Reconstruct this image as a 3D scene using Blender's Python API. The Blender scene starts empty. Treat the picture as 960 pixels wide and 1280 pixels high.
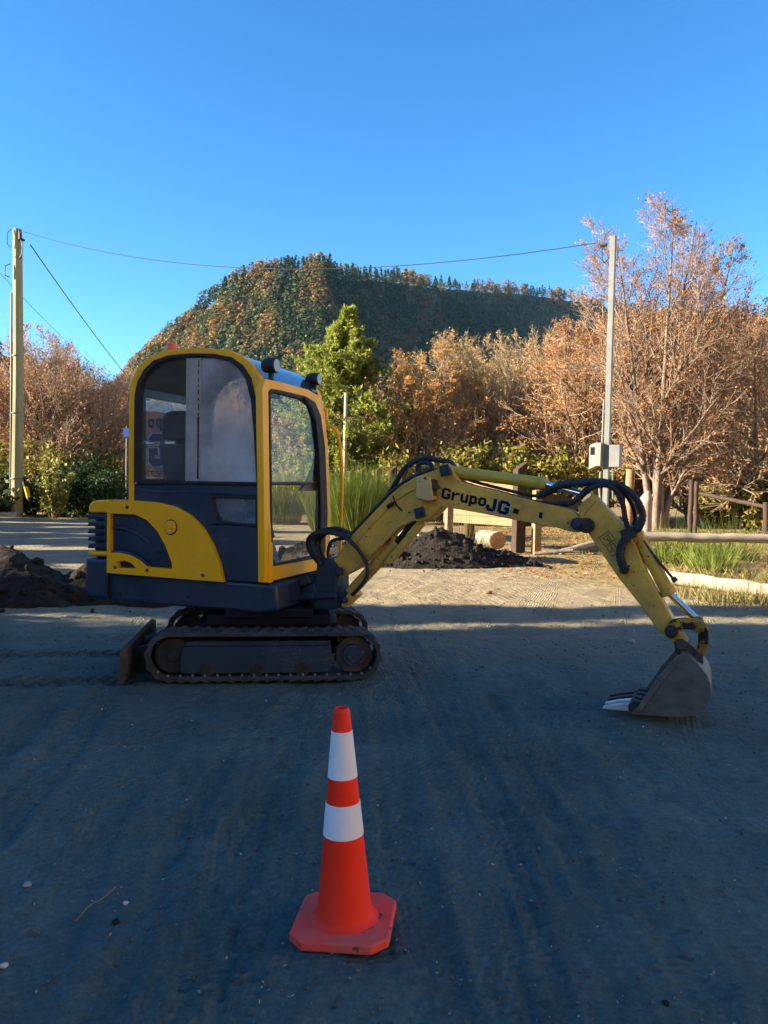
import bpy, bmesh, math, random
import numpy as np
from math import sin, cos, tan, pi, radians, atan, atan2, sqrt
from mathutils import Vector, Matrix, geometry

S = bpy.context.scene
COL = S.collection

# ------------------------------------------------------------------ camera
F_PX, CX, CY = 960.0, 480.0, 640.0            # the photograph is 960 x 1280
CAM = np.array([0.0, 0.0, 1.5])
PIT, ROL = atan(36 / 960), 0.019
_f = np.array([0, cos(PIT), -sin(PIT)])
_r0 = np.array([1.0, 0, 0]); _u0 = np.cross(_r0, _f)
_R = _r0 * cos(ROL) + _u0 * sin(ROL); _U = np.cross(_R, _f)
cd = bpy.data.cameras.new('camera'); cam = bpy.data.objects.new('camera', cd); COL.objects.link(cam)
cd.sensor_fit = 'VERTICAL'; cd.sensor_height = 36.0; cd.sensor_width = 27.0; cd.lens = 27.0
cd.clip_start = 0.05; cd.clip_end = 9000
cam.matrix_world = Matrix(((_R[0], _U[0], -_f[0], CAM[0]), (_R[1], _U[1], -_f[1], CAM[1]),
                           (_R[2], _U[2], -_f[2], CAM[2]), (0, 0, 0, 1)))
S.camera = cam

# ------------------------------------------------------------------ sky, sun, exposure
SUN_EL = radians(19)
SUN_AZ = (-1.0, -0.13)                        # where the sun stands, seen from above (left, a little behind the camera)
w = bpy.data.worlds.new('World'); S.world = w; w.use_nodes = True
nt = w.node_tree; nt.nodes.clear()
sky = nt.nodes.new('ShaderNodeTexSky'); sky.sky_type = 'NISHITA'; sky.sun_disc = False
sky.sun_elevation = SUN_EL; sky.sun_rotation = atan2(SUN_AZ[0], SUN_AZ[1])
sky.altitude = 2500; sky.air_density = 1.0; sky.dust_density = 0.7; sky.ozone_density = 4.4
hs = nt.nodes.new('ShaderNodeHueSaturation'); hs.inputs['Saturation'].default_value = 1.18; hs.inputs['Value'].default_value = .92; hs.inputs['Hue'].default_value = 0.506
bg = nt.nodes.new('ShaderNodeBackground'); bg.inputs[1].default_value = 0.085
wo = nt.nodes.new('ShaderNodeOutputWorld')
nt.links.new(sky.outputs[0], hs.inputs['Color']); tint = nt.nodes.new('ShaderNodeMix'); tint.data_type = 'RGBA'; tint.blend_type = 'MULTIPLY'; tint.inputs[0].default_value = 1; tint.inputs[7].default_value = (1.0, 1.0, .84, 1)
nt.links.new(hs.outputs[0], tint.inputs[6]); nt.links.new(tint.outputs[2], bg.inputs[0]); nt.links.new(bg.outputs[0], wo.inputs[0])
sl = bpy.data.lights.new('sun', 'SUN'); sl.energy = 4.2; sl.angle = radians(0.6); sl.color = (1.0, 0.83, 0.59)
so = bpy.data.objects.new('sun', sl); COL.objects.link(so)
_n = Vector((SUN_AZ[0], SUN_AZ[1], 0)).normalized()
_sd = Vector((_n.x * cos(SUN_EL), _n.y * cos(SUN_EL), sin(SUN_EL)))
so.rotation_euler = _sd.to_track_quat('Z', 'Y').to_euler(); so.location = (-20, -3, 12)
S.view_settings.view_transform = 'Standard'; S.view_settings.look = 'None'
S.view_settings.exposure = 2.50; S.view_settings.gamma = 1.0; S.view_settings.use_curve_mapping = False
S.render.engine = 'CYCLES'
S.cycles.max_bounces = 8; S.cycles.transparent_max_bounces = 16; S.cycles.caustics_reflective = False; S.cycles.caustics_refractive = False

# ------------------------------------------------------------------ picture measure -> place
def ray(px, py): return _f + _R * (px - CX) / F_PX - _U * (py - CY) / F_PX
def on_ground(px, py, z=0.0):
    d = ray(px, py); t = (z - CAM[2]) / d[2]; return CAM + t * d
def at(px, py, Y):
    d = ray(px, py); return CAM + d * Y / d[1]
class Frame:
    """A local frame: origin O, turned by yaw about the vertical."""
    def __init__(s, O, yaw):
        s.O = np.array(O, float); s.yaw = yaw
        s.ex = np.array([cos(yaw), sin(yaw), 0]); s.ey = np.array([-sin(yaw), cos(yaw), 0])
    def onY(s, px, py, c):
        d = ray(px, py); t = (c - (CAM - s.O) @ s.ey) / (d @ s.ey); p = CAM + t * d - s.O
        return (float(p @ s.ex), float(p[2]))
    def onX(s, px, py, c):
        d = ray(px, py); t = (c - (CAM - s.O) @ s.ex) / (d @ s.ex); p = CAM + t * d - s.O
        return (float(p @ s.ey), float(p[2]))
    def p3(s, px, py, c):
        a = s.onY(px, py, c); return (a[0], c, a[1])
    def polyY(s, pts, c): return [s.onY(x, y, c) for x, y in pts]
    def polyX(s, pts, c): return [s.onX(x, y, c) for x, y in pts]
    def world(s, x, y, z): return s.O + s.ex * x + s.ey * y + np.array([0, 0, z])

# ------------------------------------------------------------------ mesh builder
class MB:
    def __init__(s): s.v = []; s.f = []; s.m = []; s.cur = 0
    def add(s, vs, fs):
        b = len(s.v); s.v += [tuple(map(float, p)) for p in vs]
        for f in fs: s.f.append(tuple(b + i for i in f)); s.m.append(s.cur)
        return s
    def mat(s, i): s.cur = i; return s
    def box(s, x0, x1, y0, y1, z0, z1):
        vs = [(x, y, z) for z in (z0, z1) for y in (y0, y1) for x in (x0, x1)]
        return s.add(vs, [(0, 2, 3, 1), (4, 5, 7, 6), (0, 1, 5, 4), (2, 6, 7, 3), (0, 4, 6, 2), (1, 3, 7, 5)])
    def obox(s, c, ax, ay, az):
        c, ax, ay, az = map(np.array, (c, ax, ay, az))
        vs = [c + ax * i + ay * j + az * k for k in (-1, 1) for j in (-1, 1) for i in (-1, 1)]
        return s.add(vs, [(0, 2, 3, 1), (4, 5, 7, 6), (0, 1, 5, 4), (2, 6, 7, 3), (0, 4, 6, 2), (1, 3, 7, 5)])
    def prism(s, poly, a, b, axis='y', holes=()):
        """polygon (u, z) extruded between a and b along y (or along x with axis 'x')"""
        rings = [list(poly)] + [list(h) for h in holes]
        flat = [p for r in rings for p in r]
        def P(p, c): return (p[0], c, p[1]) if axis == 'y' else (c, p[0], p[1]) if axis == 'x' else (p[0], p[1], c)
        n = len(flat); vs = [P(p, a) for p in flat] + [P(p, b) for p in flat]; fs = []
        if holes:
            tris = geometry.tessellate_polygon([[Vector((p[0], p[1], 0)) for p in r] for r in rings])
            for t in tris: fs.append(tuple(t)); fs.append(tuple(i + n for i in reversed(t)))
        else:
            fs.append(tuple(range(n))); fs.append(tuple(range(2 * n - 1, n - 1, -1)))
        o = 0
        for r in rings:
            k = len(r)
            for i in range(k):
                j = (i + 1) % k; fs.append((o + i, o + j, n + o + j, n + o + i))
            o += k
        return s.add(vs, fs)
    def tube(s, pts, r, n=8, cap=True):
        pts = [np.array(p, float) for p in pts]; k = len(pts)
        rs = r if hasattr(r, '__len__') else [r] * k
        vs = []; fs = []; prev = None
        for i, p in enumerate(pts):
            d = pts[min(i + 1, k - 1)] - pts[max(i - 1, 0)]; d = d / (np.linalg.norm(d) + 1e-9)
            if prev is None:
                a = np.cross(d, (0, 0, 1.0) if abs(d[2]) < .9 else (1.0, 0, 0))
            else:
                a = prev - d * (prev @ d)
            a = a / (np.linalg.norm(a) + 1e-9); prev = a; c = np.cross(d, a)
            for q in range(n):
                t = 2 * pi * q / n; vs.append(p + (a * cos(t) + c * sin(t)) * rs[i])
        for i in range(k - 1):
            for q in range(n):
                q2 = (q + 1) % n; fs.append((i * n + q, i * n + q2, (i + 1) * n + q2, (i + 1) * n + q))
        if cap: fs += [tuple(range(n - 1, -1, -1)), tuple((k - 1) * n + q for q in range(n))]
        return s.add(vs, fs)
    def lathe(s, prof, c=(0, 0, 0), n=32):
        """profile of (radius, z) round a vertical axis"""
        vs = []; fs = []; k = len(prof)
        for r_, z_ in prof:
            for q in range(n):
                t = 2 * pi * q / n; vs.append((c[0] + r_ * cos(t), c[1] + r_ * sin(t), c[2] + z_))
        for i in range(k - 1):
            for q in range(n):
                q2 = (q + 1) % n; fs.append((i * n + q, i * n + q2, (i + 1) * n + q2, (i + 1) * n + q))
        fs += [tuple(range(n - 1, -1, -1)), tuple((k - 1) * n + q for q in range(n))]
        return s.add(vs, fs)
    def pieces(s, each=False):
        """the mesh's loose parts, those lying close together kept as one"""
        n = len(s.v); par = list(range(n))
        def fd(a):
            while par[a] != a: par[a] = par[par[a]]; a = par[a]
            return a
        for f in s.f:
            for q in f[1:]: par[fd(q)] = fd(f[0])
        roots = [fd(i) for i in range(n)]; ids = sorted(set(roots)); k = len(ids)
        if k == 1: return [s]
        pos = {r: i for i, r in enumerate(ids)}; isl = np.array([pos[r] for r in roots]); V = np.array(s.v)
        lo = np.array([V[isl == i].min(0) for i in range(k)]); hi = np.array([V[isl == i].max(0) for i in range(k)]); size = (hi - lo).max(1); g = list(range(k))
        def fg(a):
            while g[a] != a: a = g[a]
            return a
        if not each:
            for i in range(k):
                for j in range(i + 1, k):
                    gap = np.maximum(0, np.maximum(lo[i] - hi[j], lo[j] - hi[i]))
                    if np.sqrt((gap ** 2).sum()) <= max(.019, .47 * max(size[i], size[j])): g[fg(j)] = fg(i)
        out = {}
        for f, m in zip(s.f, s.m):
            r = fg(isl[f[0]]); mb, mp = out.setdefault(r, (MB(), {}))
            idx = []
            for q in f:
                if q not in mp: mp[q] = len(mb.v); mb.v.append(s.v[q])
                idx.append(mp[q])
            mb.f.append(tuple(idx)); mb.m.append(m)
        return [o[0] for o in out.values()]
    def sheet(s, poly, c, axis='y'):
        return s.add([(p[0], c, p[1]) if axis == 'y' else (c, p[0], p[1]) for p in poly], [tuple(range(len(poly)))])
    def build(s, name, mats, parent=None, each=False, **kw):
        if parent is None or name in ('track', 'lettering', 'warning_sticker', 'metal_core'): return s.build1(name, mats, parent, **kw)
        return [p.build1(name, mats, parent, **kw) for p in s.pieces(each)][0]
    def build1(s, name, mats, parent=None, frame=None, bevel=0, seg=2, smooth=35, loc=None, recalc=True):
        me = bpy.data.meshes.new(name); me.from_pydata(s.v, [], s.f)
        for m in (mats if isinstance(mats, (list, tuple)) else [mats]): me.materials.append(m)
        me.polygons.foreach_set('material_index', s.m)
        if recalc:
            bm = bmesh.new(); bm.from_mesh(me); bmesh.ops.recalc_face_normals(bm, faces=bm.faces); bm.to_mesh(me); bm.free()
        if smooth:
            me.polygons.foreach_set('use_smooth', [True] * len(me.polygons)); me.set_sharp_from_angle(angle=radians(smooth))
        me.update()
        o = bpy.data.objects.new(name, me); COL.objects.link(o)
        if parent is not None: o.parent = parent
        if frame is not None:
            o.location = frame[0]; o.rotation_euler = (0, 0, frame[1])
        if loc is not None: o.location = loc
        if bevel:
            b = o.modifiers.new('bevel', 'BEVEL'); b.width = bevel; b.segments = seg; b.limit_method = 'ANGLE'; b.angle_limit = radians(38)
        return o

def smooth_path(pts, n=6):
    """Catmull-Rom through the points"""
    P = [np.array(p, float) for p in pts]; P = [2 * P[0] - P[1]] + P + [2 * P[-1] - P[-2]]; out = []
    for i in range(1, len(P) - 2):
        for k in range(n):
            t = k / n; a, b, c, d = P[i - 1:i + 3]
            out.append(.5 * ((2 * b) + (c - a) * t + (2 * a - 5 * b + 4 * c - d) * t * t + (3 * b - a - 3 * c + d) * t ** 3))
    out.append(P[-2]); return out

def tag(o, label, cat, group=None, kind=None):
    if label: o['label'] = label
    if cat: o['category'] = cat
    if group: o['group'] = group
    if kind: o['kind'] = kind
    return o
def thing(name, label, cat, loc=(0, 0, 0), rz=0, group=None):
    o = bpy.data.objects.new(name, None); COL.objects.link(o); o.empty_display_size = .2
    o.location = tuple(map(float, loc)); o.rotation_euler = (0, 0, rz); return tag(o, label, cat, group)
def copy_tree(o, parent=None):
    c = o.copy(); COL.objects.link(c); c.parent = parent
    for ch in list(o.children): copy_tree(ch, c)
    return c

# ------------------------------------------------------------------ materials
def new_mat(name):
    m = bpy.data.materials.new(name); m.use_nodes = True; n = m.node_tree; b = n.nodes['Principled BSDF']; return m, n, b
def N(n, t, **kw):
    x = n.nodes.new(t)
    for k, v in kw.items(): setattr(x, k, v)
    return x
def noise(n, scale, detail=4, rough=.55, coord='Object', vec=None):
    x = N(n, 'ShaderNodeTexNoise'); x.inputs['Scale'].default_value = scale; x.inputs['Detail'].default_value = detail; x.inputs['Roughness'].default_value = rough
    if vec is None:
        c = N(n, 'ShaderNodeTexCoord'); vec = c.outputs[coord]
    n.links.new(vec, x.inputs['Vector']); return x.outputs['Fac']
def ramp(n, fac, stops, interp='LINEAR'):
    r = N(n, 'ShaderNodeValToRGB'); r.color_ramp.interpolation = interp; e = r.color_ramp.elements
    while len(e) < len(stops): e.new(.5)
    for q, (p, c) in zip(e, stops): q.position = p; q.color = (*c, 1) if len(c) == 3 else c
    n.links.new(fac, r.inputs[0]); return r.outputs[0]
def mixc(n, fac, a, b, mode='MIX'):
    x = N(n, 'ShaderNodeMix', data_type='RGBA', blend_type=mode)
    for s_, v in ((x.inputs[0], fac), (x.inputs[6], a), (x.inputs[7], b)):
        if isinstance(v, (int, float)): s_.default_value = v
        elif isinstance(v, (tuple, list)): s_.default_value = (*v, 1) if len(v) == 3 else v
        else: n.links.new(v, s_)
    return x.outputs[2]
def bump(n, b, h, strength=.3, dist=.01):
    x = N(n, 'ShaderNodeBump'); x.inputs['Strength'].default_value = strength; x.inputs['Distance'].default_value = dist
    n.links.new(h, x.inputs['Height']); n.links.new(x.outputs[0], b.inputs['Normal'])
def BW(v): return (v, v, v)
def paint(name, col, rough=.35, dust=(.22, .19, .16), dust_amt=.35, chips=None, chip_cut=.66, chip_scale=22, coat=.0, metal=0, bscale=40, bstr=.05, spec=.5, scratch=0):
    """painted or bare metal with patches of dust and, if asked, chipped spots"""
    m, n, b = new_mat(name)
    d = noise(n, 3.2, 6, .65)
    dm = ramp(n, d, [(.38, BW(0)), (.72, BW(dust_amt))])
    c = mixc(n, dm, col, dust)
    f = noise(n, 60, 3, .6); c = mixc(n, .10, c, f, 'OVERLAY')
    rr = N(n, 'ShaderNodeMath', operation='MULTIPLY_ADD'); n.links.new(dm, rr.inputs[0]); rr.inputs[1].default_value = .6; rr.inputs[2].default_value = rough
    if scratch:
        tc = N(n, 'ShaderNodeTexCoord'); mp = N(n, 'ShaderNodeMapping'); mp.inputs['Scale'].default_value = (2.2, 2.2, 34); mp.inputs['Rotation'].default_value = (0, .25, 0); n.links.new(tc.outputs['Object'], mp.inputs[0])
        sm = ramp(n, noise(n, 2.4, 3, .5, vec=mp.outputs[0]), [(.492, BW(0)), (.50, BW(scratch)), (.508, BW(0))]); gate = ramp(n, noise(n, 2.1, 3), [(.5, BW(0)), (.6, BW(1))])
        mm = N(n, 'ShaderNodeMath', operation='MULTIPLY'); n.links.new(sm, mm.inputs[0]); n.links.new(gate, mm.inputs[1]); c = mixc(n, mm.outputs[0], c, (.28, .27, .26))
    if chips:
        k = noise(n, chip_scale, 5, .6); km = ramp(n, k, [(chip_cut, BW(0)), (chip_cut + .03, BW(1))])
        c = mixc(n, km, c, chips)
        r2 = N(n, 'ShaderNodeMath', operation='ADD', use_clamp=True); n.links.new(rr.outputs[0], r2.inputs[0]); n.links.new(km, r2.inputs[1]); n.links.new(r2.outputs[0], b.inputs['Roughness'])
    else: n.links.new(rr.outputs[0], b.inputs['Roughness'])
    n.links.new(c, b.inputs['Base Color']); b.inputs['Metallic'].default_value = metal
    b.inputs['Coat Weight'].default_value = coat; b.inputs['Coat Roughness'].default_value = .08; b.inputs['Specular IOR Level'].default_value = spec
    bump(n, b, noise(n, bscale, 4), bstr, .004)
    return m
def rough_mat(name, stops, scale=6, rough=.9, bscale=30, bstr=.4, bdist=.02, stretch=None, detail=6, spec=.3):
    m, n, b = new_mat(name)
    c = N(n, 'ShaderNodeTexCoord'); v = c.outputs['Object']
    if stretch:
        mp = N(n, 'ShaderNodeMapping'); mp.inputs['Scale'].default_value = stretch; n.links.new(v, mp.inputs[0]); v = mp.outputs[0]
    n.links.new(ramp(n, noise(n, scale, detail, .6, vec=v), stops), b.inputs['Base Color'])
    b.inputs['Roughness'].default_value = rough; b.inputs['Specular IOR Level'].default_value = spec
    bump(n, b, noise(n, bscale, 6, .65, vec=v), bstr, bdist); return m
def leaf_mat(name, cols, trans=.35, scale=.8, rough=.6, isl=.5):
    """leaves: colour per leaf and per patch of the crown, with light passing through"""
    m, n, b = new_mat(name)
    g = N(n, 'ShaderNodeNewGeometry'); c = N(n, 'ShaderNodeTexCoord')
    k = len(cols); st = [((i + .5) / k, cc) for i, cc in enumerate(cols)]
    a = N(n, 'ShaderNodeMath', operation='MULTIPLY_ADD'); n.links.new(noise(n, scale, 3, .6), a.inputs[0]); a.inputs[1].default_value = 1.6; a.inputs[2].default_value = -.3
    a2 = N(n, 'ShaderNodeMix'); a2.inputs[0].default_value = isl; n.links.new(a.outputs[0], a2.inputs[2]); n.links.new(g.outputs['Random Per Island'], a2.inputs[3])
    col = ramp(n, a2.outputs[0], st)
    n.links.new(col, b.inputs['Base Color']); b.inputs['Roughness'].default_value = rough; b.inputs['Specular IOR Level'].default_value = .25
    t = N(n, 'ShaderNodeBsdfTranslucent'); n.links.new(col, t.inputs[0])
    mx = N(n, 'ShaderNodeMixShader'); mx.inputs[0].default_value = trans
    n.links.new(b.outputs[0], mx.inputs[1]); n.links.new(t.outputs[0], mx.inputs[2]); n.links.new(mx.outputs[0], n.nodes['Material Output'].inputs[0]); return m
def glass_mat(name, haze=0.0, haze_col=(.5, .52, .55), tint=(.92, .95, .96), streak=False, refl=1.0):
    m, n, b = new_mat(name); out = n.nodes['Material Output']
    tr = N(n, 'ShaderNodeBsdfTransparent'); tr.inputs[0].default_value = (*tint, 1)
    gl = N(n, 'ShaderNodeBsdfGlossy'); gl.inputs['Roughness'].default_value = .03
    lw = N(n, 'ShaderNodeLayerWeight'); lw.inputs['Blend'].default_value = .5
    p5 = N(n, 'ShaderNodeMath', operation='POWER'); n.links.new(lw.outputs['Facing'], p5.inputs[0]); p5.inputs[1].default_value = 5
    k = N(n, 'ShaderNodeMath', operation='MULTIPLY_ADD'); n.links.new(p5.outputs[0], k.inputs[0]); k.inputs[1].default_value = .9 * refl; k.inputs[2].default_value = .08 * refl
    m1 = N(n, 'ShaderNodeMixShader'); n.links.new(k.outputs[0], m1.inputs[0]); n.links.new(tr.outputs[0], m1.inputs[1]); n.links.new(gl.outputs[0], m1.inputs[2])
    df = N(n, 'ShaderNodeBsdfDiffuse'); df.inputs[0].default_value = (*haze_col, 1)
    tl = N(n, 'ShaderNodeBsdfTranslucent'); tl.inputs[0].default_value = (*haze_col, 1)
    ds = N(n, 'ShaderNodeMixShader'); ds.inputs[0].default_value = .4; n.links.new(df.outputs[0], ds.inputs[1]); n.links.new(tl.outputs[0], ds.inputs[2])
    f = ramp(n, noise(n, 2.2 if not streak else 5.0, 5, .6), [(.32, BW(haze * .45)), (.68, BW(min(1, haze * 1.4)))])
    m2 = N(n, 'ShaderNodeMixShader'); n.links.new(f, m2.inputs[0]); n.links.new(m1.outputs[0], m2.inputs[1]); n.links.new(ds.outputs[0], m2.inputs[2])
    n.links.new(m2.outputs[0], out.inputs[0]); return m
def plain(name, col, rough=.5, metal=0, spec=.5, nz=.12, coat=0):
    m, n, b = new_mat(name)
    n.links.new(mixc(n, nz, col, noise(n, 12, 5), 'OVERLAY'), b.inputs['Base Color'])
    b.inputs['Roughness'].default_value = rough; b.inputs['Metallic'].default_value = metal; b.inputs['Specular IOR Level'].default_value = spec; b.inputs['Coat Weight'].default_value = coat; return m

M = {}
M['yellow'] = paint('yellow_paint', (1.0, .50, .0005), .42, dust=(.6, .34, .03), dust_amt=.3, coat=.05, spec=.35, scratch=.25, chips=(.20, .09, .02), chip_cut=.74, chip_scale=26)
M['boom'] = paint('worn_yellow_paint', (.76, .45, .04), .42, dust=(.30, .20, .075), dust_amt=.95, chips=(.03, .018, .010), chip_cut=.65, chip_scale=30)
M['mottled'] = paint('rubbed_yellow_paint', (.55, .30, .03), .5, dust=(.10, .06, .03), dust_amt=.9, chips=(.025, .018, .014), chip_cut=.50, chip_scale=13)
M['cream'] = paint('faded_yellow_paint', (.62, .45, .17), .5, dust=(.32, .25, .14), dust_amt=.5, chips=(.12, .05, .02), chip_cut=.6, chip_scale=11)
M['navy'] = paint('navy_paint', (.004, .022, .060), .36, dust=(.03, .045, .062), dust_amt=.7, coat=.2, scratch=.5)
M['navy_dull'] = paint('dusty_navy_paint', (.003, .020, .050), .5, dust=(.022, .046, .066), dust_amt=.6, scratch=.7, chips=(.05, .055, .065), chip_cut=.68, chip_scale=9)
M['roof'] = paint('roof_paint', (.03, .05, .085), .12, dust=(.1, .1, .1), dust_amt=.1, coat=1.0)
M['rubber'] = rough_mat('black_rubber', [(.3, (.012, .013, .015)), (.7, (.03, .03, .031))], 8, .65, 60, .2, .004)
M['track'] = rough_mat('dusty_track_rubber', [(.3, (.022, .027, .032)), (.6, (.058, .064, .068)), (.8, (.10, .105, .105))], 5, .9, 40, .5, .01)
M['hose'] = rough_mat('hose_rubber', [(.3, (.012, .013, .016)), (.75, (.045, .045, .048))], 14, .5, 90, .2, .003)
M['grease'] = rough_mat('greasy_dark_metal', [(.3, (.011, .013, .015)), (.6, (.03, .03, .03)), (.8, (.08, .06, .042))], 9, .6, 40, .4, .006)
M['brownsteel'] = rough_mat('rusty_steel', [(.3, (.035, .030, .028)), (.6, (.075, .062, .052)), (.8, (.13, .09, .06))], 7, .75, 40, .4, .006)
M['bucket'] = rough_mat('worn_bucket_steel', [(.25, (.06, .056, .046)), (.5, (.115, .11, .09)), (.8, (.18, .172, .145))], 5, .6, 50, .35, .006, stretch=(1, 1, 2.2))
M['chrome'] = plain('polished_rod', (.75, .77, .8), .12, 1.0)
M['steel'] = paint('bright_worn_steel', (.62, .62, .62), .38, dust=(.16, .15, .14), dust_amt=.8, metal=.6, chips=(.08, .07, .06), chip_cut=.62, chip_scale=24)
M['lens'] = plain('lamp_lens', (.30, .28, .25), .12)
M['beacon'] = plain('orange_plastic', (.85, .17, .02), .3)
M['glass'] = glass_mat('window_glass', .13, (.46, .54, .64), refl=1.3)  # bluish haze lightens the pane in place of reflected sky
M['glass_dusty_sky'] = glass_mat('dusty_sky_tinted_glass', .56, (.70, .80, .90), refl=1.9)  # dust film; its bright blue also paints in sky and cloud reflections
M['glass_far'] = glass_mat('hazy_window_glass', .22, (.80, .77, .72), refl=.3)
M['glass_front'] = glass_mat('windshield_glass', .015, (.5, .48, .44), refl=.3)
M['glass_low'] = glass_mat('scuffed_glass', .22, (.5, .48, .44), refl=.6)
M['glass_dark'] = glass_mat('small_pane_glass', .6, (.26, .34, .42), tint=(.8, .86, .88))
M['frost'] = glass_mat('pale_plastic_strip', .8, (.62, .62, .6))
M['seat'] = rough_mat('seat_vinyl', [(.3, (.02, .021, .024)), (.7, (.045, .046, .05))], 6, .6, 120, .2, .003)
M['ink'] = plain('dark_lettering', (.008, .01, .02), .6, 0, .1)
M['ink_navy'] = plain('navy_lettering', (.007, .016, .040), .6, 0, .1)
M['ink_pale'] = plain('pale_lettering', (.6, .6, .56), .6, 0, .1)
M['cone'] = paint('orange_pvc', (1.0, .03, .006), .5, dust=(.7, .07, .04), dust_amt=.3, spec=.25, chips=(.35, .05, .04), chip_cut=.72, chip_scale=18)
M['cone_base'] = paint('scuffed_orange_pvc', (.95, .035, .015), .55, dust=(.52, .13, .105), dust_amt=1.0, chips=(.10, .05, .055), chip_cut=.63, chip_scale=15)
M['reflect'] = paint('reflective_sheet', (.88, .89, .91), .3, dust=(.62, .63, .66), dust_amt=.6, chips=(.35, .33, .33), chip_cut=.74, chip_scale=30, bscale=260, bstr=.12)
M['concrete'] = rough_mat('pole_concrete', [(.3, (.24, .24, .13)), (.7, (.37, .36, .22))], 2.5, .9, 40, .2, .01, stretch=(1, 1, .15))
M['blockc'] = rough_mat('pale_concrete', [(.3, (.27, .24, .18)), (.7, (.42, .38, .30))], 6, .9, 40, .3, .01)
M['galv'] = rough_mat('galvanised_steel', [(.3, (.13, .14, .145)), (.7, (.19, .20, .195))], 3, .45, 40, .05, .005)
M['meter'] = plain('meter_plastic', (.26, .26, .22), .4)
M['wire'] = plain('black_cable', (.02, .02, .024), .6)
M['wood_dark'] = rough_mat('dark_stained_wood', [(.3, (.028, .019, .015)), (.7, (.07, .044, .033))], 5, .8, 20, .4, .01, stretch=(6, 6, .5))
M['wood_tan'] = rough_mat('tan_boards', [(.3, (.21, .125, .068)), (.7, (.31, .20, .115))], 4, .8, 20, .3, .01, stretch=(.6, .6, 8))
M['wood_grey'] = rough_mat('weathered_wood', [(.3, (.2, .165, .13)), (.7, (.4, .35, .29))], 5, .9, 20, .5, .012, stretch=(6, 6, .6))
M['log'] = rough_mat('bare_pale_log', [(.3, (.22, .19, .14)), (.7, (.40, .355, .28))], 3, .9, 14, .5, .02, stretch=(.5, 3, 3))
M['logend'] = rough_mat('cut_log_end', [(.3, (.22, .09, .035)), (.7, (.4, .2, .09))], 8, .9, 30, .3, .01)
M['bark'] = rough_mat('grey_brown_bark', [(.3, (.1, .075, .058)), (.7, (.26, .21, .17))], 5, .95, 18, .6, .02, stretch=(3, 3, .7))
M['bark_pale'] = rough_mat('pale_bark', [(.3, (.13, .10, .08)), (.7, (.29, .235, .185))], 5, .95, 18, .5, .02, stretch=(3, 3, .7))
M['twig'] = plain('twig_bark', (.26, .19, .14), .9)
M['twig_pale'] = plain('pale_twig_bark', (.34, .27, .185), .9)
M['dirt'] = rough_mat('dark_damp_soil', [(.3, (.011, .010, .009)), (.6, (.026, .022, .018)), (.85, (.085, .066, .048))], 7, 1.0, 26, .9, .03)
M['gravel'] = rough_mat('dark_gravel', [(.3, (.05, .055, .06)), (.7, (.13, .135, .14))], 9, .9, 40, .3, .005)
M['stone'] = rough_mat('grey_stone', [(.3, (.2, .19, .18)), (.7, (.42, .4, .38))], 9, .9, 40, .4, .01)
# ================================================================== noise, ground
def vnoise(x, y, seed):
    """smooth value noise"""
    xi = np.floor(x).astype(np.int64); yi = np.floor(y).astype(np.int64); fx_ = x - xi; fy_ = y - yi
    fx_ = fx_ * fx_ * (3 - 2 * fx_); fy_ = fy_ * fy_ * (3 - 2 * fy_)
    def h(a, b):
        n = (a * 374761393 + b * 668265263 + seed * 1442695041) & 0xffffffff
        n = ((n ^ (n >> 13)) * 1274126177) & 0xffffffff; return ((n ^ (n >> 16)) & 0xffff) / 65535.0
    return (h(xi, yi) * (1 - fx_) + h(xi + 1, yi) * fx_) * (1 - fy_) + (h(xi, yi + 1) * (1 - fx_) + h(xi + 1, yi + 1) * fx_) * fy_ - .5
def fbm(x, y, seed, octv=4, lac=2.1, gain=.5):
    r = 0; a = 1
    for o in range(octv): r = r + a * vnoise(x, y, seed + o * 7); x = x * lac; y = y * lac; a *= gain
    return r
def axis_steps(lo, hi, near_lo, near_hi, fine, grow):
    a = list(np.arange(near_lo, near_hi, fine)); s = fine
    while a[-1] < hi: s *= grow; a.append(a[-1] + s)
    s = fine; b = [near_lo]
    while b[-1] > lo: s *= grow; b.append(b[-1] - s)
    return np.array(b[:0:-1] + a)
gx = axis_steps(-4000, 4000, -4.4, 4.6, .021, 1.11)
_y = [1.3]
while _y[-1] < 13: _y.append(_y[-1] + .012 + .0028 * (_y[-1] - 1.3))
s_ = _y[-1] - _y[-2]
while _y[-1] < 5000: s_ *= 1.06; _y.append(_y[-1] + s_)
b_ = [1.3]; s_ = .03
while b_[-1] > -4000: s_ *= 1.15; b_.append(b_[-1] - s_)
gy = np.array(b_[:0:-1] + _y)
GX, GY = np.meshgrid(gx, gy)
near = np.clip(1 - (np.hypot(GX, GY) - 16) / 20, 0, 1)
HT = near * (.030 * fbm(GX * .5, GY * .5, 5, 3) + .014 * fbm(GX * 2.1, GY * 2.1, 11, 3) + .014 * fbm(GX * 8, GY * 8, 23, 4))
rough_patch = np.clip(fbm(GX * .45 + 7, GY * .45, 77, 2) * 3 + .35, 0, 1)
HT += near * rough_patch * 0.024 * np.abs(fbm(GX * 5, GY * 6.5, 31, 3))
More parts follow.
